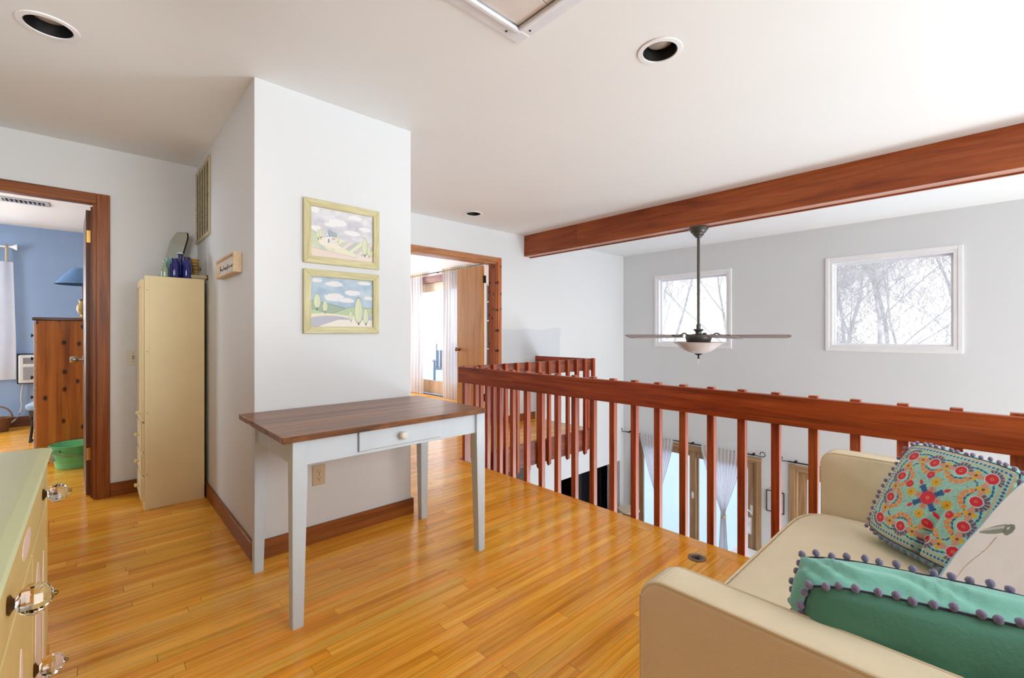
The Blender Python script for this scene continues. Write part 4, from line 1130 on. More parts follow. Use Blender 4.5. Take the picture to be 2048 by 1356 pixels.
# ================================================================== SOFA
t = thing('sofa', 'cream linen two-seat sofa with piped track arms beside the guardrail', 'sofa', (1.7, .1, 0))
AH = .675
def arm(x0, x1):
    prof = []
    y0_, y1_ = -.40, .530; r = .055
    pts = [(y0_, .09), (y1_ - .012, .09), (y1_, .12)]
    for i in range(9):
        a = PI / 2 * i / 8; pts.append((y1_ - r + r * math.cos(a), AH - r + r * math.sin(a)))
    pts.append((y0_, AH + .002))
    m = MB().prism(pts, x0, x1, 'X', .014, 3)
    am = m.build('arm', M_SOFA, t, smooth=True, angle=50)
    for xx in (x0 + .006, x1 - .006):
        path = [(xx, y1_ - .010, .10)]
        for i in range(9):
            a = PI / 2 * i / 8; path.append((xx, y1_ - .006 - r + (r + .001) * math.cos(a), AH - .005 - r + (r + .001) * math.sin(a)))
        path.append((xx, y0_, AH - .002))
        MB().tube(path, .0045, 8).build('piping', M_SOFAD, am, smooth=True)
    return am
arm(.872, .975); arm(2.395, 2.495)
m = MB().box(.975, -.38, .14, 2.395, .47, .30, .01, 2); m.build('seat_base', M_SOFA, t, smooth=True)
m = MB().box(.872, -.52, .10, 2.495, -.38, .86, .03, 3); m.build('back', M_SOFA, t, smooth=True, angle=50)
for x in (.92, 2.45):
    for y in (.46, -.46): MB().lathe([(.014, 0), (.022, .1)], (x, y, 0), 16).build('leg', mat('dark_tapered_leg', (60, 36, 22), 0.4), t)
# seat cushion (one bench cushion, softly crowned, rounded front corners)
def superq(u, v, rx):
    return u, v
def cushion_bench(x0, x1, y0, y1, z0, z1, rc, crown):
    NU, NV = 48, 28; pts = []
    m = MB()
    cx, cy = (x0 + x1) / 2, (y0 + y1) / 2; hx_, hy_ = (x1 - x0) / 2, (y1 - y0) / 2
    prof = [(1 - .03, z0), (1 - .008, z0 + .008), (1, z0 + .03), (1, z1 - .035), (1 - .006, z1 - .012), (1 - .022, z1)]
    def outline(k, n=96):
        o = []
        for i in range(n):
            a = 2 * PI * i / n; ca, sa = math.cos(a), math.sin(a); p = 9.0
            r = (abs(ca) ** p + abs(sa) ** p) ** (-1 / p)
            o.append((r * ca, r * sa))
        return o
    O = outline(1)
    rings = []
    inset = [-.03, -.008, 0, 0, -.006, -.022]
    for (k, z), ins in zip(prof, inset):
        rings.append([(cx + ou * (hx_ + ins), cy + ov * (hy_ + ins), z) for ou, ov in O])
    for s in (.9, .75, .55, .3, .05):
        rings.append([(cx + ou * (hx_ - .022) * s, cy + ov * (hy_ - .022) * s, z1 + crown * (1 - s ** 2.2)) for ou, ov in O])
    V = [[m.bm.verts.new(p) for p in r] for r in rings]; n = len(O)
    for a, b in zip(V, V[1:]):
        for i in range(n): m.bm.faces.new((a[i], a[(i + 1) % n], b[(i + 1) % n], b[i]))
    m.bm.faces.new(V[0][::-1]); m.bm.faces.new(V[-1])
    return m, [(cx + ou * (hx_ - .004), cy + ov * (hy_ - .004), z1 - .008) for ou, ov in O], [(cx + ou * (hx_ - .004), cy + ov * (hy_ - .004), z0 + .014) for ou, ov in O]
m, pp, pq = cushion_bench(.980, 2.390, -.375, .590, .30, .405, .12, .022)
sc_ = m.build('seat_cushion', M_SOFA, t, smooth=True, angle=60)
MB().tube(pp, .0042, 8, closed=True).build('piping', M_SOFAD, sc_, smooth=True)
MB().tube(pq, .0042, 8, closed=True).build('piping', M_SOFAD, sc_, smooth=True)


# ================================================================== CUSHIONS
def embroidery(u, v):
    """u, v in [-1,1]"""
    img = np.zeros(u.shape + (3,)); img[:] = (158, 208, 192)
    nz = vnoise(u + 2, v + 2, 6, 3); put(img, nz > .5, (146, 200, 186), .5)
    R = np.maximum(abs(u), abs(v))
    # squiggle quilting lines in the centre field
    q = vnoise(u + 3, v + 3, 11, 9) + .35 * vnoise(u + 3, v + 3, 19, 10)
    put(img, (abs((q * 5.5) % 1 - .5) < .055) & (R < .56), (84, 112, 106), .7)
    # border dots and lines
    per = np.where(abs(u) > abs(v), v, u)
    put(img, (abs(R - .965) < .010), (222, 160, 120), .8); put(img, (abs(R - .865) < .010), (222, 160, 120), .8)
    dd_ = ((per * 15) % 1 - .5) / 15
    put(img, (dd_ ** 2 + (R - .915) ** 2 < .021 ** 2), (24, 88, 156))
    put(img, ((((per * 15 + .5) % 1 - .5) / 15) ** 2 / .4 + (R - .915) ** 2 < .012 ** 2), (222, 150, 110))
    # garland lines
    w1 = .79 + .02 * np.cos(per * 4.5 * PI); w2 = .56 + .035 * np.cos(per * 4.5 * PI)
    bead = .009 + .008 * (np.sin(per * 90) > 0)
    put(img, (abs(R - w1) < bead) & (abs(per) < .8), (20, 92, 146)); put(img, (abs(R - w2) < bead) & (abs(per) < .6), (20, 92, 146))

    def flower(cx, cy, r, col, mid, pet=0, ring=None):
        d = np.hypot(u - cx, v - cy); a = np.arctan2(v - cy, u - cx)
        rr = r * (1 + (pet and .12 * np.cos(a * pet)))
        if ring is not None: put(img, d < rr * 1.17, ring, .9)
        put(img, d < rr, col); put(img, (d < rr) & (np.cos(a * 22) > .6) & (d > r * .3), [x * .82 for x in col], .6)
        put(img, d < r * .27, mid); put(img, d < r * .12, (120, 40, 60))

    def fan(cx, cy, r, th0, col, n=7):
        d = np.hypot(u - cx, v - cy); a = (np.arctan2(v - cy, u - cx) - th0 + PI) % (2 * PI) - PI
        put(img, (d < r) & (d > r * .62) & (abs(a) < 1.35) & (abs(((a + 1.35) / 2.7 * n) % 1 - .5) < .40), col)

    red, yel, tan, org_, pur = (214, 34, 62), (220, 178, 36), (206, 152, 126), (226, 142, 72), (112, 84, 108)
    side = .68; late = []
    for k in range(4):
        ca, sa = math.cos(k * PI / 2), math.sin(k * PI / 2)
        def rot(x, y): return x * ca - y * sa, x * sa + y * ca
        def tanleaf(x0_, y0_):
            x, y = rot(x0_, y0_)
            uu = (u - x) * ca + (v - y) * sa; vv = -(u - x) * sa + (v - y) * ca
            e = (abs(uu) / .068) ** 1.4 + (abs(vv) / .16) ** 1.4
            put(img, (e < 1 + .15 * np.cos(np.arctan2(vv, uu) * 14)), tan)
            put(img, (ell(uu, vv, .055, 0, .05, .033) < 1) | (ell(uu, vv, -.055, 0, .05, .033) < 1), yel)
            put(img, ell(uu, vv, 0, 0, .024, .024) < 1, (120, 70, 60))
        for yy in (-.48, .0, .48):
            tanleaf(side, yy)
        for yy in (-.24, .24):
            x, y = rot(side, yy); fan(x, y, .175, k * PI / 2, pur); x2, y2 = rot(side - .04, yy); fan(x2, y2, .22, k * PI / 2 + PI, org_, 6)
            late.append((x, y, .088))
        x, y = rot(side + .03, side + .03); fan(x, y, .17, k * PI / 2 + PI / 4, pur, 8); late.append((x, y, .095))
        # centre motifs
        for j, rr_ in ((0, .3),):
            a0 = k * PI / 2 + PI / 4
            for da in (-.16, 0, .16):
                for dd in (.15, .2, .25):
                    x, y = math.cos(a0 + da * (1 if dd < .2 else .8)) * dd, math.sin(a0 + da * (1 if dd < .2 else .8)) * dd
                    put(img, ell(u, v, x, y, .028, .028) < 1, (22, 86, 142))
            x, y = math.cos(a0) * .34, math.sin(a0) * .34
            uu = (u - x) * math.cos(a0) + (v - y) * math.sin(a0); vv = -(u - x) * math.sin(a0) + (v - y) * math.cos(a0)
            put(img, ell(uu, vv, 0, 0, .055, .032) < 1, red)
        x, y = rot(.33, .0); flower(x, y, .082, yel, (196, 140, 30), 6)
        x, y = rot(.17, .0); flower(x, y, .065, tan, (190, 110, 100), 5)
        x, y = rot(.43, .16 if k % 2 else -.14); flower(x, y, .07, red, (236, 130, 60))
    for x, y, r_ in late: flower(x, y, r_, red, (236, 130, 60), 0, (196, 222, 210))
    flower(0, 0, .115, red, (236, 120, 60), 0, (180, 60, 80))
    return img


def make_cushion(name, label, C, U, V, hw, hh, th, front_img, m_front, m_back, m_gus, grp, pom=True, nres=230, fold=0.0, seed=1, pompom_r=.0068, corner=6.0):
    """box cushion: C centre, U/V unit axes of the face, normal N=U x V towards the front"""
    C = Vector(C); U = Vector(U).normalized(); V = Vector(V); V = (V - U * V.dot(U)).normalized(); N = U.cross(V)
    t = thing(name, label, 'cushion', C - V * hh, grp)
    def sq(u, v):   # square to rounded square with slightly pulled-in sides
        k = .30
        return u * np.sqrt(1 - k * v ** 4 / 2), v * np.sqrt(1 - k * u ** 4 / 2)
    def face(n, sgn):
        uu, vv = np.meshgrid(np.linspace(-1, 1, n), np.linspace(-1, 1, n), indexing='ij')
        x, y = sq(uu, vv)
        b = th * .5 + th * .42 * (np.clip(1 - uu ** 2, 0, 1) * np.clip(1 - vv ** 2, 0, 1)) ** .45
        b = b + .005 * (vnoise(uu + 2, vv + 2, 3, seed) - .5) + fold * np.exp(-((uu - .35 - .25 * vv) / .07) ** 2) * np.clip(-vv + .2, 0, 1) * -.03
        P = np.array(C)[None, None] + x[..., None] * hw * np.array(U) + y[..., None] * hh * np.array(V) + (sgn * b)[..., None] * np.array(N)
        return uu, vv, P
    uu, vv, P = face(nres, 1)
    grid_mesh('front_panel', P, front_img(uu, vv), m_front, t)
    uu, vv, P = face(40, -1)
    mb = MB(); mb.grid([[Vector(P[i, j]) for j in range(40)] for i in range(40)]); mb.build('back_panel', m_back, t, smooth=True, angle=80)
    # gusset
    per = []
    n = 120
    for i in range(n):
        s_ = i / n * 4; k = int(s_); f = (s_ - k) * 2 - 1
        per.append([(f, -1), (1, f), (-f, 1), (-1, -f)][k])
    pu = np.array(per); x, y = sq(pu[:, 0], pu[:, 1])
    rng_ = random.Random(seed)
    G = []
    for k in range(17):
        w = -1 + 2 * k / 16; row = []
        for i in range(n):
            bul = 1 + .075 * (1 - w * w) + .034 * math.sin(i * .95 + 5 * w + math.sin(i * .5) * 2.2) * (1 - w * w)
            row.append(C + U * float(x[i] * hw * bul) + V * float(y[i] * hh * bul) + N * (th * .5 * w))
        G.append(row)
    MB().grid(G, closed_u=True).build('gusset', m_gus, t, smooth=True, angle=80)
    # braid and pompoms on both seams
    for w in (-1, 1):
        path = [C + U * float(x[i] * hw * 1.004) + V * float(y[i] * hh * 1.004) + N * (th * .5 * w) for i in range(n)]
        MB().tube(path, .0022 if pom else .003, 6, closed=True).build('braid' if pom else 'piping', M_BRAID if pom else mat('pale_blue_piping', (150, 204, 220), 0.7), t, smooth=True)
        if pom:
            for i in range(0, n, 2):
                p = path[i]; outd = (p - C) - N * (p - C).dot(N); outd.normalize()
                j = Vector((rng_.uniform(-1, 1), rng_.uniform(-1, 1), rng_.uniform(-1, .4))) * .004
                q = p + outd * (.0085) + N * (w * .004) + j; q.z = max(q.z, .432)
                m = bmesh.new(); bmesh.ops.create_icosphere(m, subdivisions=2, radius=1)
                for v_ in m.verts:
                    k_ = pompom_r * (1 + .10 * math.sin(v_.co.x * 9 + i) * math.sin(v_.co.y * 8 + i * 2)); v_.co = q + Vector((v_.co.x * k_, v_.co.y * k_, v_.co.z * k_ * 1.12))
                b_ = MB(); b_._add(m); b_.build('pompom', M_POM, t, smooth=True, angle=180)
    return t


C1 = Vector((2.125, .105, .605)); u1 = Vector((-.66, -.75, 0)); v1 = Vector((.14, -.14, .35))
make_cushion('embroidered_cushion', 'teal square cushion embroidered with red flowers, leaning in the far corner of the sofa', C1, u1, v1, .19, .185, .085, embroidery, M_EMBR, M_TEAL, M_TEALL, 'pompom-trimmed cushions on the sofa', fold=1.0, seed=2)
# near cushion: embroidered face turned away, back to the near arm
tdir = Vector((.30, -.954, 0)).normalized(); ndir = Vector((.954, .30, 0)).normalized()
top = Vector((.965, .235, 0))
C2 = top + tdir * .195 + ndir * .075; C2.z = .578
make_cushion('plain_backed_cushion', 'teal cushion seen from its plain back, trimmed with mauve pompoms, against the near sofa arm', C2, -tdir, Vector((-.03, 0, 1)), .20, .165, .115, embroidery, M_EMBR, M_TEAL, M_TEALL, 'pompom-trimmed cushions on the sofa', seed=5, nres=90)


def birdprint(u, v):
    img = np.zeros(u.shape + (3,)); img[:] = (242, 239, 234)
    nz = vnoise(u + 2, v + 2, 5, 4); put(img, nz > .6, (238, 235, 230), .5)
    # grey-green leaf and bud at the upper left, thin brown stem
    a = .55; x, y = u + .50, v - .18
    uu = x * math.cos(a) + y * math.sin(a); vv = -x * math.sin(a) + y * math.cos(a)
    put(img, ((uu / .36) ** 2 + (vv / (.045 + .07 * np.clip(uu + .3, 0, 1))) ** 2 < 1), (112, 124, 110), .9)
    put(img, ell(uu, vv, .30, -.02, .10, .085) < 1, (104, 114, 104), .9); put(img, ell(uu, vv, .28, .0, .03, .025) < 1, (200, 204, 196))
    put(img, (abs(vv - .025) < .02) & (uu < .2) & (uu > -.3), (206, 208, 196), .9)
    st_ = u + .32 + .25 * (v + .0) * -.6 + .02 * np.sin(v * 9)
    put(img, (abs(st_ + .02) < .012) & (v < .15) & (v > -.95), (186, 160, 124), .85)
    edge = np.maximum(abs(u), abs(v)); put(img, (u < -.9) & (v < .3), (150, 206, 222), .8)
    return img


C3 = Vector((1.70, -.052, .610)); u3 = Vector((-.97, -.24, 0)); v3 = Vector((-.06, -.22, .36))
make_cushion('white_cushion', 'white cushion with grey-green leaf print between the two teal cushions', C3, u3, v3, .235, .20, .05, birdprint, M_EMBR, mat('white_cotton', (232, 228, 222), 0.85), mat('white_cotton_edge', (226, 226, 222), 0.85), 'cushions on the sofa', pom=False, seed=8, nres=180)


# ================================================================== CURTAINS
def ruffle(axis_pt, direction, zs, widths, centers, folds, amp, nu=90, thick=True):
    """vertical sheet: for each z a row spanning centers-widths/2..+ along direction with folds"""
    D = Vector(direction).normalized(); Nn = Vector((D.y, -D.x, 0)); rows_ = []
    W0 = max(widths)
    for z, w, c in zip(zs, widths, centers):
        row = []
        for i in range(nu):
            s = i / (nu - 1); a = amp * (0.6 + .7 * (W0 - w) / W0 + .35 * math.sin(s * 11 + z))
            off = a * math.sin(s * folds * 2 * PI + .5 * math.sin(z * 2))
            row.append(Vector(axis_pt) + D * (c + (s - .5) * w) + Nn * off + Vector((0, 0, z)))
        rows_.append(row)
    return MB().grid(rows_)


def lerpz(a, b, n): return [a + (b - a) * i / (n - 1) for i in range(n)]


def curl(y, x, z, s):
    pts = [(x, y, z), (x, y + s * .06, z - .005)]
    for i in range(12):
        a = -PI / 2 + i / 11 * 1.65 * PI; pts.append((x, y + s * (.10 + .033 * math.cos(a)), z + .012 + .033 * math.sin(a) + .015))
    return pts


# lower room rods and tied curtains
def rod(name, lab, y0, y1, brs):
    t = thing(name, lab, 'curtain rod', (6.78, (y0 + y1) / 2, -.50), 'curtain rods of the lower room')
    MB().tube([(6.78, y0, -.50), (6.78, y1, -.50)], .0085, 10).build('rod', M_BLACKM, t, smooth=True)
    MB().tube(curl(y1, 6.78, -.50, 1), .0055, 8).build('finial', M_BLACKM, t, smooth=True)
    MB().tube(curl(y0, 6.78, -.50, -1), .0055, 8).build('finial', M_BLACKM, t, smooth=True)
    for y in brs:
        m = MB(); m.lathe([(.018, 0), (.018, .006), (.007, .008), (.007, .05)], (XW, y, -.50), 12, 'X', M=Matrix.Translation((XW, 0, 0)) @ Matrix.Scale(-1, 4, (1, 0, 0)) @ Matrix.Translation((-XW, 0, 0)))
        m.lathe([(.014, -.008), (.014, .008)], (6.78, y, -.50), 12, 'Y'); m.build('bracket', M_BLACKM, t, smooth=True)
rod('curtain_rod', 'black curtain rod with curled ends above the tied curtains in the lower room', 2.27, 4.36, [2.30, 3.18, 4.3])
rod('curtain_rod', 'black curtain rod with curled ends above the patio door by the sofa, lower room', -.2, 1.86, [-.1, 1.78])


def tied(lab, ya, yb, ztie, ytie, cat_grp):
    zs = lerpz(-.485, -.55, 2) + lerpz(-.56, ztie, 16) + lerpz(ztie - .03, ZL + .03, 8)
    ws, cs = [], []
    for z in zs:
        if z > -.56: w = 1; k = 0
        elif z > ztie: k = (-.55 - z) / (-.55 - ztie); w = 1 - k ** 1.15
        else: k = 1; w = 0
        wtop = yb - ya; tail = .07 + .10 * max(0, (ztie - z)) if z <= ztie else .06
        ws.append(max(wtop * w, tail)); cs.append((ya + yb) / 2 * (1 - k) + ytie * k)
    t = thing('sheer_curtain', lab, 'curtain', (6.755, (ya + yb) / 2, -.5), cat_grp)
    ruffle((6.765, 0, 0), (0, 1, 0), zs, ws, cs, 11, .010, 110).build('curtain_fabric', M_SHEER, t, smooth=True, angle=180)
    MB().lathe([(.038, -.02), (.040, 0), (.038, .02)], (6.765, ytie, ztie), 20, cap=False).build('tie_band', M_SHEERB, t, smooth=True)
    for s in (-.5, .5):
        MB().tube([(6.752, c + s * w, z) for z, w, c in zip(zs, ws, cs)][1:], .0028, 5).build('edge_trim', mat('grey_edge_trim', (150, 146, 150), 0.8), t, smooth=True)


tied('white sheer curtain tied in the middle, nearer the room corner, lower room', 3.47, 4.06, -1.52, 3.74, 'tied sheer curtains in the lower room')
tied('white sheer curtain gathered to a narrow tail beside the wooden door stile, lower room', 2.42, 3.02, -1.48, 2.69, 'tied sheer curtains in the lower room')

# far-room rod and curtains
t = thing('curtain_rod', 'thin dark curtain rod over the far room patio door', 'curtain rod', (XFR - .07, 7.1, 2.36))
MB().tube([(XFR - .07, 5.6, 2.37), (XFR - .07, 8.75, 2.37)], .008, 10).build('rod', M_BLACKM, t, smooth=True)
MB().lathe([(.008, 0), (.02, .02), (.026, .05), (.014, .08), (.02, .10), (.001, .13)], (XFR - .07, 5.6, 2.37), 14, 'Y', M=Matrix.Translation((0, 11.2, 0)) @ Matrix.Scale(-1, 4, (0, 1, 0))).build('finial', M_BLACKM, t, smooth=True)
for y in (5.75, 7.25, 8.6): MB().tube([(XFR, y, 2.37), (XFR - .07, y, 2.37)], .006, 8).build('bracket', M_BLACKM, t)
def longcurtain(lab, ya, yb, grp):
    t = thing('long_curtain', lab, 'curtain', (XFR - .09, (ya + yb) / 2, 2.4), grp)
    zs = lerpz(2.34, 0.012, 24); ws = [(yb - ya) * (.95 + .05 * math.sin(z * 2)) for z in zs]; cs = [(ya + yb) / 2 + .01 * math.sin(z * 3) for z in zs]
    ruffle((XFR - .075, 0, 0), (0, 1, 0), zs, ws, cs, 9, .022, 110).build('curtain_fabric', M_SHEER, t, smooth=True, angle=180)
    zs = lerpz(2.415, 2.33, 4)
    ruffle((XFR - .075, 0, 0), (0, 1, 0), zs, [yb - ya] * 4, [(ya + yb) / 2] * 4, 14, .014, 110).build('gathered_heading', M_SHEERB, t, smooth=True, angle=180)
longcurtain('long white curtain at the left of the far room patio door', 7.66, 8.72, 'long curtains of the far room')
longcurtain('long white curtain half hidden by the open pale wood door', 6.15, 7.02, 'long curtains of the far room')
# bedroom curtain
t = thing('bedroom_curtain_rod', 'white curtain rod with a flared end on the blue bedroom wall', 'curtain rod', (-1.4, YB - .07, 2.2))
xr, dd = at(33, YB - .07); zr_ = zat(495, dd)
MB().tube([(-2.6, YB - .07, zr_), (xr - .05, YB - .07, zr_)], .011, 10).build('rod', M_WHITE, t, smooth=True)
MB().lathe([(.012, 0), (.016, .02), (.04, .065), (.038, .07), (.001, .066)], (xr - .06, YB - .07, zr_), 18, 'X').build('finial', M_WHITE, t, smooth=True)
t = thing('bedroom_curtain', 'bright white tab-top curtain at the left edge in the blue bedroom', 'curtain', (-1.0, YB - .08, zr_))
xa = -2.2; xb, _ = at(25, YB - .08)
zs = lerpz(zr_ - .19, .62, 20)
ruffle((0, YB - .08, 0), (1, 0, 0), zs, [(xb - xa) + .03 * min(1, (zr_ - z) / 1.2) for z in zs], [(xa + xb) / 2 + .015 * min(1, (zr_ - z) / 1.2) for z in zs], 12, .022, 150).build('curtain_fabric', M_SHEER, t, smooth=True, angle=180)
for i in range(9):
    x = xa + .05 + i * (xb - xa - .1) / 8
    MB().tube([(x, YB - .095, zr_ - .19), (x, YB - .10, zr_ - .02), (x, YB - .07, zr_ + .018), (x, YB - .05, zr_ - .02), (x, YB - .065, zr_ - .19)], .014, 6).build('tab', M_SHEERB, t, smooth=True)

# ================================================================== BEDROOM THINGS
cY = 5.97
t = thing('pine_chest', 'tall knotty pine chest of drawers with dark top inside the bedroom', 'chest', (-.1, cY + .4, 0))
cxl = at(68, cY)[0]; cxr = cxl + .46
b = MB()
b.box(cxl + .012, cY, .09, cxr, cY + .018, 1.325, .002); b.box(cxl + .012, cY + .80, .09, cxr, cY + .818, 1.325, .002)
b.box(cxr - .01, cY + .018, .09, cxr, cY + .80, 1.325); b.box(cxl + .02, cY + .018, .09, cxr - .01, cY + .80, .12); b.box(cxl + .02, cY + .018, 1.30, cxr - .01, cY + .80, 1.325)
for x in (cxl + .02, cxr - .06):
    for y in (cY + .005, cY + .763): b.box(x, y, 0, x + .05, y + .05, .09, .004)
b.build('body', M_PINE, t)
MB().box(cxl - .012, cY - .02, 1.325, cxr + .01, cY + .838, 1.352, .006, 2).build('top', M_PINEX, t)
hz = [(.11, .31), (.32, .51), (.52, .70), (.71, .88), (.89, 1.05), (1.06, 1.31)]
for z0, z1 in hz:
    d_ = MB().box(cxl - .004, cY + .022, z0, cxl + .02, cY + .795, z1, .003).build('drawer', mat('chest_drawer_front', (176, 150, 128), 0.5), t)
    for y in (cY + .13, cY + .68): MB().lathe([(.008, 0), (.007, -.01), (.016, -.016), (.017, -.024), (.001, -.030)], (cxl - .004, y, (z0 + z1) / 2), 14, 'X').build('knob', M_BLACKM, d_, smooth=True)
# lamp
lx, ld = at(166, 6.42)
t = thing('table_lamp', 'blue-shaded table lamp with turned wood base on the pine chest', 'lamp', (lx, 6.42, 1.352))
MB().lathe([(.001, 0), (.085, 0), (.083, .008), (.045, .02), (.02, .03), (.018, .045), (.035, .06), (.05, .10), (.046, .14), (.028, .165), (.03, .175), (.034, .188), (.03, .2), (.001, .2)], (lx, 6.42, 1.352), 28).build('base', wood('turned_lamp_base', (150, 110, 50), (190, 150, 80), (210, 176, 110), 'Z', coat=.6), t, smooth=True)
MB().lathe([(.033, .185), (.036, .192), (.033, .206), (.008, .21), (.007, .36)], (lx, 6.42, 1.352), 16).build('stem', mat('dark_red_collar', (110, 50, 36), 0.4), t, smooth=True)
ztop, zbot = zat(538, ld), zat(570, ld)
MB().lathe([(.212, zbot), (.085, ztop), (.083, ztop), (.209, zbot)], (lx, 6.42, 0), 4 * 8, cap=False).build('shade', mat('blue_lampshade', (98, 134, 176), 0.8), t, smooth=True)
# bucket
bx_, by_ = -.105, 5.70
t = thing('green_bucket', 'green oval tub with a clear liner and painted flowers on the bedroom floor', 'bucket', (bx_, by_, 0))
MB().lathe([(.001, .002), (.136, .002), (.140, .012), (.178, .200), (.184, .205), (.178, .207), (.172, .2), (.134, .02), (.001, .016)], (bx_, by_, 0), 40, cap=False).build('tub', mat('mint_green_enamel', (118, 200, 132), 0.45, var=0.05), t, smooth=True)
MB().lathe([(.170, .11), (.181, .198), (.189, .214), (.192, .205), (.193, .17), (.184, .10), (.174, .06)], (bx_, by_, .002), 60, cap=False).build('clear_liner', glass_pane('clear_liner_film', (.85, .93, .9)), t, smooth=True)
for a in (-2.35, .79):
    ca, sa = math.cos(a), math.sin(a)
    MB().box(-.028, -.006, -.02, .028, .006, .02, .003, M=Matrix.Translation((bx_ + .172 * ca, by_ + .172 * sa, .165)) @ Matrix.Rotation(a - PI / 2, 4, 'Z')).build('handle_ear', mat('green_ear', (60, 140, 84), 0.45), t)
MB().tube([(bx_ + .185 * math.cos(a), by_ + .185 * math.sin(a), .165 - .06 * math.sin((a + 2.35) / PI * PI)) for a in [-2.35 + i * PI / 16 for i in range(17)]], .004, 6).build('bail_handle', M_STEEL, t, smooth=True)
m = MB(); rr = random.Random(4)
for i in range(16):
    a = -2.75 + rr.uniform(-.16, .12); z = rr.uniform(.07, .17); r_ = .140 + (z - .012) / .188 * .038 + .003
    m.lathe([(.001, 0), (.008, .001), (.001, .003)], (0, 0, 0), 6, M=Matrix.Translation((bx_ + r_ * math.cos(a), by_ + r_ * math.sin(a), z)) @ Matrix.Rotation(a, 4, 'Z') @ Matrix.Rotation(PI / 2, 4, 'Y') @ Matrix.Scale(rr.choice([.7, 1.8]), 4, (1, 0, 0)))
m.build('painted_flowers', mat('dark_painted_sprig', (58, 70, 34), 0.6), t, smooth=True)
# air conditioner
xa, da = at(36, YB - .05); xb = at(96, YB - .05)[0]
za, zb = zat(766, da), zat(710, da)
t = thing('window_air_conditioner', 'white through-wall air conditioner in the blue wall, left of the pine chest', 'air conditioner', ((xa + xb) / 2, YB, za))
MB().box(xa - .012, YB - .03, za - .015, xb + .012, YB - .001, zb + .015, .003).build('sleeve', M_BLACKM, t)
MB().box(xa + .01, YB - .14, za, xb - .01, YB - .03, zb, .012, 2).build('casing', mat('ac_plastic', (206, 208, 206), 0.4), t)
B(xa + .05, YB - .144, zb - .115, xb - .05, YB - .138, zb - .035, .002).build('control_panel', mat('ac_grey_panel', (120, 122, 128), 0.4), t)
gm = MB()
for i in range(16):
    z = za + .04 + i * (zb - za - .19) / 16
    gm.box(xa + .05, YB - .150, z, xb - .05, YB - .138, z + .008, .001)
gm.build('louvres', mat('ac_louvre', (160, 162, 164), 0.4), t, kind='stuff')
pts = []
for px_, py_ in ((46, 768), (43, 785), (42, 800), (44, 812), (40, 826), (32, 838), (22, 846)):
    x, d_ = at(px_, YB - .05); pts.append((x, YB - .05, max(.012, zat(py_, d_))))
pts += [(pts[-1][0] - .15, YB - .08, .008), (pts[-1][0] - .5, YB - .1, .008)]
MB().tube(pts, .008, 8).build('power_cord', mat('ivory_cord', (190, 184, 170), 0.5), t, smooth=True)
# stool
sx_, sd = at(66, 7.3)
t = thing('round_stool', 'blue-cushioned stool edge peeking out behind the pine chest', 'stool', (sx_ + .12, 7.3, 0))
MB().lathe([(.001, 0), (.165, 0), (.18, .02), (.178, .05), (.13, .08), (.001, .09)], (sx_ + .12, 7.3, .36), 28).build('cushion', mat('steel_blue_velvet', (98, 124, 150), 0.6, sheen=.4), t, smooth=True)
MB().lathe([(.001, 0), (.15, 0), (.155, .06), (.001, .06)], (sx_ + .12, 7.3, .30), 28).build('seat_base', M_DARK, t, smooth=True)
for k in range(4):
    a = k * PI / 2 + .4; MB().tube([(sx_ + .12 + .12 * math.cos(a), 7.3 + .12 * math.sin(a), .3), (sx_ + .12 + .15 * math.cos(a), 7.3 + .15 * math.sin(a), 0)], .012, 8).build('leg', M_DARK, t)
# basket
wx, wd = at(-6, 8.3)
t = thing('wicker_basket', 'brown wicker basket with a hoop handle at the left edge of the bedroom floor', 'basket', (wx, 8.3, 0))
m = MB()
for i in range(14): m.tube([(wx + (.09 + .003 * i) * math.cos(a), 8.3 + (.09 + .003 * i) * math.sin(a), .01 + i * .012) for a in [k * 2 * PI / 20 for k in range(20)]], .007, 6, closed=True)
m.build('woven_body', mat('wicker', (124, 84, 56), 0.8, var=.25, scale=60), t, smooth=True)
MB().tube([(wx + .125 * math.cos(a), 8.3, .17 + .14 * math.sin(a)) for a in [k * PI / 14 for k in range(15)]], .008, 8).build('hoop_handle', MATS['wicker'], t, smooth=True)
# ceiling register
x, y, hz_ = -.53, 6.96, HB
t = thing('ceiling_register', 'metal air register on the bedroom ceiling', 'vent', (x, y, hz_))
m = MB(); 
for a, b_, c, d_ in ((-.19, -.11, .19, -.075), (-.19, .075, .19, .11), (-.19, -.075, -.15, .075), (.15, -.075, .19, .075)): m.box(x + a, y + b_, hz_ - .012, x + c, y + d_, hz_, .003)
m.build('frame', mat('register_frame', (190, 192, 196), 0.4), t)
B(x - .15, y - .075, hz_ - .003, x + .15, y + .075, hz_ - .001).build('backing', mat('register_shadow', (60, 62, 66), 0.6), t)
for i in range(9): MB().box(-.013, -.07, -.001, .013, .07, .001, M=Matrix.Translation((x - .133 + i * .033, y, hz_ - .012)) @ Matrix.Rotation(.7, 4, 'Y')).build('vane', mat('register_vane', (130, 132, 138), 0.35, .5), t)

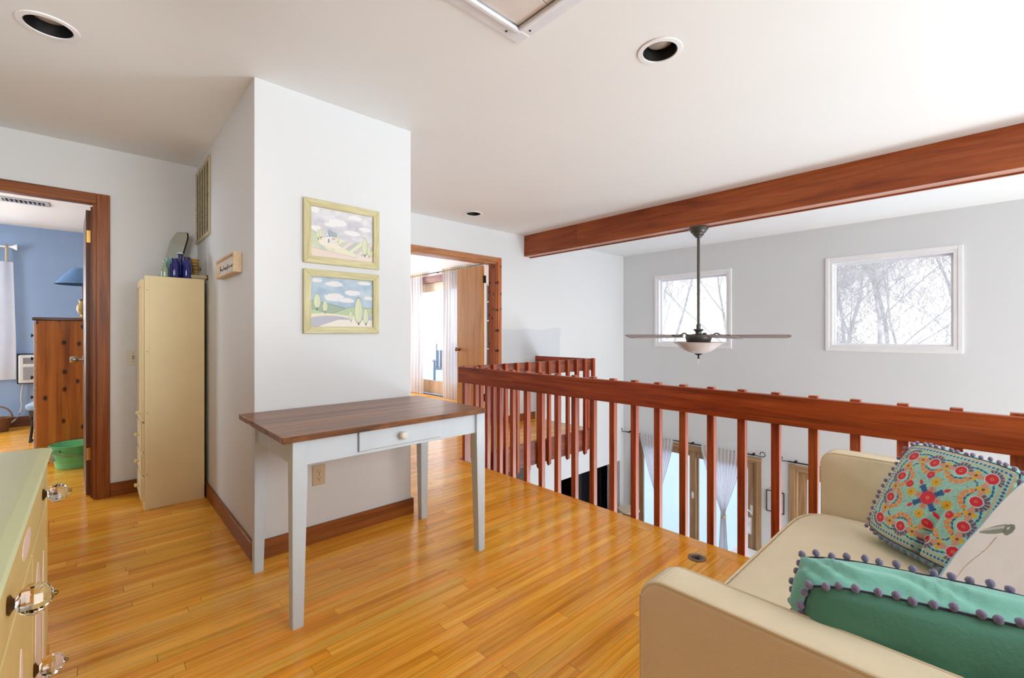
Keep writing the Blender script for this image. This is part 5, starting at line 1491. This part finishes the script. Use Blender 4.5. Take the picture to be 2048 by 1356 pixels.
# ================================================================== FAR ROOM
t = thing('black_armchair', 'black armchair corner showing beside the picture wall edge in the far room', 'armchair', (2.95, 6.5, 0))
MC = Matrix.Translation((2.60, 6.55, 0)) @ Matrix.Rotation(math.radians(20), 4, 'Z')
M_BLK = mat('black_leather', (20, 20, 24), 0.5)
MB().box(-.35, -.35, .18, .35, .35, .44, .05, 3, M=MC).build('seat', M_BLK, t, smooth=True)
MB().box(-.35, .24, .35, .33, .38, .74, .05, 3, M=MC).build('backrest', M_BLK, t, smooth=True)
for s in (-1, 1): MB().box(s * .36 - .06, -.34, .2, s * .36 + .06, .34, .58, .04, 3, M=MC).build('armrest', M_BLK, t, smooth=True)
for x in (-.3, .3):
    for y in (-.28, .28): MB().lathe([(.015, 0), (.02, .2)], (x, y, 0), 12, M=MC).build('leg', M_BLK, t)
# shelf unit glimpsed behind the open leaf
t = thing('grey_shelf', 'grey shelf unit glimpsed through the gap behind the open pale door', 'shelf', (4.55, 5.2, 0))
m = MB(); m.box(4.60, 4.62, 0, 4.84, 4.64, 2.0); m.box(4.60, 5.5, 0, 4.84, 5.52, 2.0); m.box(4.82, 4.64, 0, 4.84, 5.5, 2.0); m.build('body', mat('grey_shelf_paint', (140, 142, 148), 0.5), t)
for z in (.05, .5, .95, 1.4, 1.7, 1.97): B(4.60, 4.64, z, 4.82, 5.5, z + .02, .001).build('shelf_board', M_WHITE, t)

# ================================================================== LOWER ROOM
# television, speaker, swivel chair, striped throw in the dark alcove
t = thing('television', 'large black television with glossy screen in the dark opening below', 'television', (5.9, 4.95, ZL))
x0, _ = at(1150, 4.80); x1, _ = at(1199, 4.80)
MB().box(x0, 4.80, -1.95, x1, 4.84, -1.06, .004).build('bezel', M_BLACKM, t)
B(x0 + .015, 4.796, -1.93, x1 - .015, 4.801, -1.075).build('screen', mat('glossy_black_screen', (26, 28, 32), 0.12, coat=1.0), t)
MB().box(x0 - .1, 4.70, ZL, x1 - .01, 5.1, -2.05, .005).build('stand_cabinet', M_DARK, t)
MB().box((x0 + x1) / 2 - .1, 4.78, -2.05, (x0 + x1) / 2 + .1, 4.86, -1.95).build('neck', M_BLACKM, t)
sx0, _ = at(1201, 4.7); sx1, _ = at(1215, 4.7)
t = thing('tower_speaker', 'black tower speaker at the right of the television below', 'speaker', ((sx0 + sx1) / 2, 4.8, ZL))
MB().box(sx0, 4.7, ZL, sx1, 4.95, -1.15, .006).build('cabinet', mat('speaker_black', (16, 20, 24), 0.35), t)
for z in (-1.35, -1.6, -1.85): MB().lathe([(.001, .01), (.03, .004), (.055, 0), (.06, -.004)], ((sx0 + sx1) / 2, 4.694, z), 20, 'Y').build('driver', M_BLACKM, t, smooth=True)
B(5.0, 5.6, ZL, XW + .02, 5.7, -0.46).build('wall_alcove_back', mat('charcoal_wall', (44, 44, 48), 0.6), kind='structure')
t = thing('swivel_chair', 'black swivel chair back at the left of the dark opening below', 'chair', (5.35, 4.72, ZL))
MB().box(5.24, 4.70, -1.95, 5.48, 4.76, -1.35, .03, 3).build('backrest', mat('chair_black_mesh', (34, 36, 40), 0.45), t, smooth=True)
MB().box(5.18, 4.75, -2.15, 5.56, 5.12, -2.07, .03, 3).build('seat', MATS['chair_black_mesh'], t, smooth=True)
MB().lathe([(.03, 0), (.025, .42)], (5.37, 4.95, ZL + .04), 12).build('column', M_BLACKM, t)
for k in range(5):
    a = k * 2 * PI / 5; MB().tube([(5.37, 4.95, ZL + .07), (5.37 + .2 * math.cos(a), 4.95 + .17 * math.sin(a), ZL + .04)], .015, 8).build('base_spoke', M_BLACKM, t)
xg0, _ = at(1232, 4.55); 
t = thing('grey_drape', 'grey drape with dark folds hanging at the right side of the dark opening below', 'drape', (6.6, 4.52, -1.05))
zs = lerpz(-1.015, -2.45, 16)
ruffle((0, 4.52, 0), (1, 0, 0), zs, [.24 + .02 * math.sin(z * 3) for z in zs], [6.60] * 16, 5, .022, 60).build('drape_fabric', mat('grey_drape_cloth', (120, 118, 124), 0.85, var=.2, scale=10), t, smooth=True, angle=180)

# plant stand with figurine
px_, pd = 6.50, 4.12
t = thing('pedestal_stand', 'pedestal stand with a round cream top in the corner of the lower room', 'stand', (px_, pd, ZL))
MB().lathe([(.001, 0), (.13, 0), (.13, .02), (.06, .05), (.035, .12), (.03, .5), (.045, .56), (.035, .62), (.05, .70), (.09, .78), (.12, .86), (.001, .86)], (px_, pd, ZL), 24).build('pedestal', mat('carved_brown_pedestal', (126, 106, 92), 0.6, var=.2, scale=20), t, smooth=True)
MB().lathe([(.001, 0), (.17, 0), (.18, .015), (.175, .035), (.001, .038)], (px_, pd, ZL + .86), 32).build('round_top', mat('cream_stone_top', (206, 188, 160), 0.4), t, smooth=True)
t = thing('blue_white_vase', 'blue and white vase standing below the cream-topped stand', 'vase', (6.22, 3.93, ZL))
MB().lathe([(.001, 0), (.07, 0), (.09, .1), (.12, .3), (.13, .42), (.10, .54), (.05, .62), (.045, .68), (.06, .72), (.05, .72)], (6.22, 3.93, ZL), 28, cap=False).build('body', mat('blue_white_porcelain', (150, 176, 206), 0.2, var=.45, scale=14, coat=.6), t, smooth=True)
# console below windows
t = thing('white_sideboard', 'low white sideboard against the lower window wall under the hanging frame', 'sideboard', (6.6, 1.3, ZL))
MB().box(6.36, .5, ZL + .72, 6.80, 2.50, ZL + .76, .004).build('top', M_WHITE, t)
MB().box(6.40, .54, ZL + .06, 6.79, 2.46, ZL + .72, .003).build('body', M_WHITE, t)
for k in range(3): MB().box(6.385, .57 + k * .63, ZL + .1, 6.40, 1.17 + k * .63, ZL + .69, .003).build('door', mat('sideboard_door', (214, 214, 218), 0.5), t)
# hanging frame between the patio doors
t = thing('hanging_frame', 'thin black frame hung by a fine cord between the two lower patio doors', 'picture', (XW, 2.03, -1.25))
m = MB(); frame_boxes(m, 'X', XW - .022, XW - .008, 1.915, 2.135, -1.245, -.955, .009, .001); m.build('frame', M_BLACKM, t)
B(XW - .016, 1.925, -1.235, XW - .012, 2.125, -.965).build('glass_sheet', mat('clear_acrylic_sheet', (206, 208, 212), 0.2), t)
m = MB()
for i, z in enumerate((-1.03, -1.06, -1.09, -1.12, -1.15)): m.box(XW - .0172, 2.0 - .02 * (i % 2), z, XW - .016, 2.055, z + .005)
m.build('printed_lines', mat('grey_print', (140, 140, 146), 0.7), t)
MB().tube([(XW - .012, 1.93, -.955), (XW - .006, 2.025, -.86), (XW - .012, 2.12, -.955)], .0018, 5).build('cord', M_BLACKM, t)

# ================================================================== OUTSIDE
GZ = -2.78
sn = MB(); N = 60; rows_ = []
for i in range(N):
    row = []
    for j in range(N):
        x = XW + .16 + (i / (N - 1)) ** 1.8 * 70; y = -45 + 90 * j / (N - 1)
        z = GZ + .05 * math.sin(x * .7) * math.cos(y * .5) + max(0, x - 17) * .03 + .25 * math.sin(y * .21 + 1) * min(1, max(0, x - 9) / 6)
        row.append(Vector((x, y, z)))
    rows_.append(row)
sn.grid(rows_).build('snowy_ground', M_SNOW, smooth=True, kind='structure', angle=180, label='snow-covered ground outside')
B(-6, YB + 3, GZ - .1, XW + .2, 60, GZ).build('snowy_ground', M_SNOW, kind='structure')


def tree(x, y, h, seed, tr=.13, depth=5, spread=.55, lean=(0, 0)):
    r = random.Random(seed)
    V = []; F = []
    def seg(p, q, r0, r1, n):
        d = (q - p).normalized(); u = Vector((0, 0, 1)) if abs(d.z) < .9 else Vector((1, 0, 0)); a = d.cross(u).normalized(); b = a.cross(d); i0 = len(V)
        for c, R in ((p, r0), (q, r1)):
            for k in range(n): V.append(c + (a * math.cos(2 * PI * k / n) + b * math.sin(2 * PI * k / n)) * R)
        for k in range(n): F.append((i0 + k, i0 + (k + 1) % n, i0 + n + (k + 1) % n, i0 + n + k))
    def grow(p, d, L, R, lv):
        n = 7 if lv == 0 else (5 if lv == 1 else 3); steps = 4 if lv < 2 else 3
        for s in range(steps):
            d2 = (d + Vector((r.uniform(-1, 1), r.uniform(-1, 1), r.uniform(-.4, .8))) * (.12 + .05 * lv)).normalized()
            q = p + d2 * L / steps; R2 = R * (.86 if lv else .9); seg(p, q, R, R2, n); p, d, R = q, d2, R2
            if lv < depth and (lv > 0 or s > 0):
                for _ in range(1 if lv == 0 else (1 + (r.random() < .7))):
                    sd_ = Vector((r.uniform(-1, 1), r.uniform(-1, 1), r.uniform(-.1, .7))).normalized()
                    grow(p, (d * (1 - spread) + sd_ * spread * 1.3).normalized(), L * r.uniform(.5, .72), max(.0035, R * r.uniform(.32, .52)), lv + 1)
        if lv < depth: grow(p, d, L * .62, R * .8, lv + 1)
    z0 = GZ + max(0, x - 17) * .03 - .15
    grow(Vector((x, y, z0)), Vector((lean[0], lean[1], 1)).normalized(), h * .5, tr, 0)
    me = bpy.data.meshes.new('bare_tree'); o_ = Vector((x, y, z0))
    me.from_pydata([v - o_ for v in V], [], F); me.materials.append(M_BARK); me.shade_smooth()
    o = bpy.data.objects.new('bare_tree', me); COL.objects.link(o); o.location = o_
    return o


spots = [(12.5, 2.2, 9, .11, (.05, -.25)), (15.0, 5.6, 10, .13, (.1, .2)), (13.0, .2, 8, .09, (-.1, .3)), (17, 3.6, 11, .15, (0, -.1)),
         (19, -1.0, 11, .15, (.1, .1)), (21, 6.5, 12, .16, (0, .1)), (20, 2.0, 12, .16, (0, 0)), (14.5, 8.2, 10, .12, (.1, -.2)),
         (24, 4.2, 12, .17, (0, 0)), (25, -3.0, 12, .17, (0, 0)), (26, 9.5, 13, .18, (0, 0)), (18, 10.5, 11, .14, (0, 0)), (23, 0.2, 12, .15, (0, 0)), (28, 6.8, 13, .17, (0, 0)), (16.5, -2.6, 10, .12, (0, .1)), (12.0, 13.5, 10, .13, (0, 0))]
for i, (x, y, h_, tr_, ln_) in enumerate(spots):
    o = tree(x, y, h_, 100 + i, tr_ * .55, 5 if i < 9 or i == 12 else 4, lean=ln_)
    set_props(o, 'bare winter tree with pale grey branches seen through the windows', 'tree', 'bare trees beyond the windows')

# deck outside the far room
t = thing('deck', 'snowy wooden deck outside the far room patio door', 'deck', (6.2, 7, -.1))
B(XFR + .16, YF + .2, -.14, 7.3, 10.2, -.06).build('platform', wood('deck_boards', (120, 110, 104), (150, 140, 132), (170, 160, 150), 'Y'), t)
B(XFR + .2, YF + .25, -.06, 7.2, 10.1, -.02, .015, 2).build('snow_layer', M_SNOW, t)
for x in (5.2, 7.2):
    for y in (7.4, 10.0): B(x - .06, y - .06, GZ, x + .06, y + .06, -.14).build('support_post', MATS['deck_boards'], t)
t = thing('deck_railing', 'grey-white deck railing seen through the far room patio door', 'railing', (7.2, 7.4, -.02))
M_DR = wood('grey_deck_rail', (150, 150, 156), (176, 178, 184), (196, 198, 204), 'Z')
B(7.16, YF + .3, .82, 7.26, 10.1, .88, .004).build('handrail', M_DR, t); B(7.19, YF + .3, .06, 7.23, 10.1, .12, .004).build('bottom_rail', M_DR, t)
for y in (4.8, 6.5, 8.3, 10.05): B(7.16, y - .05, -.02, 7.26, y + .05, .82, .004).build('post', M_DR, t)
for i in range(36): B(7.195, 4.9 + i * .14, .12, 7.225, 4.94 + i * .14, .82, .002).build('rail_baluster', M_DR, t)
t = thing('deck_chair', 'blue-grey slatted deck chair outside the far room patio door', 'chair', (6.2, 8.9, -.02))
M_DC = mat('blue_grey_painted_slat', (120, 138, 160), 0.6)
DC = Matrix.Translation((6.35, 9.15, -.02)) @ Matrix.Rotation(math.radians(-35), 4, 'Z')
for i in range(6): MB().box(-.27 + i * .095, -.01, .35, -.19 + i * .095, .01, 1.0, .004, M=DC @ Matrix.Translation((0, .25, 0)) @ Matrix.Rotation(-.25, 4, 'X')).build('back_slat', M_DC, t)
for i in range(5): MB().box(-.28, -.25 + i * .1, .36, .28, -.17 + i * .1, .38, .003, M=DC).build('seat_slat', M_DC, t)
for sx in (-.29, .29):
    MB().box(sx - .05, -.3, .56, sx + .05, .3, .58, .003, M=DC).build('armrest', M_DC, t)
    for y in (-.26, .22): MB().box(sx - .02, y - .03, 0, sx + .02, y + .03, .56, .003, M=DC).build('leg', M_DC, t)

# lower header hides nothing; tidy up
bpy.context.view_layer.update()
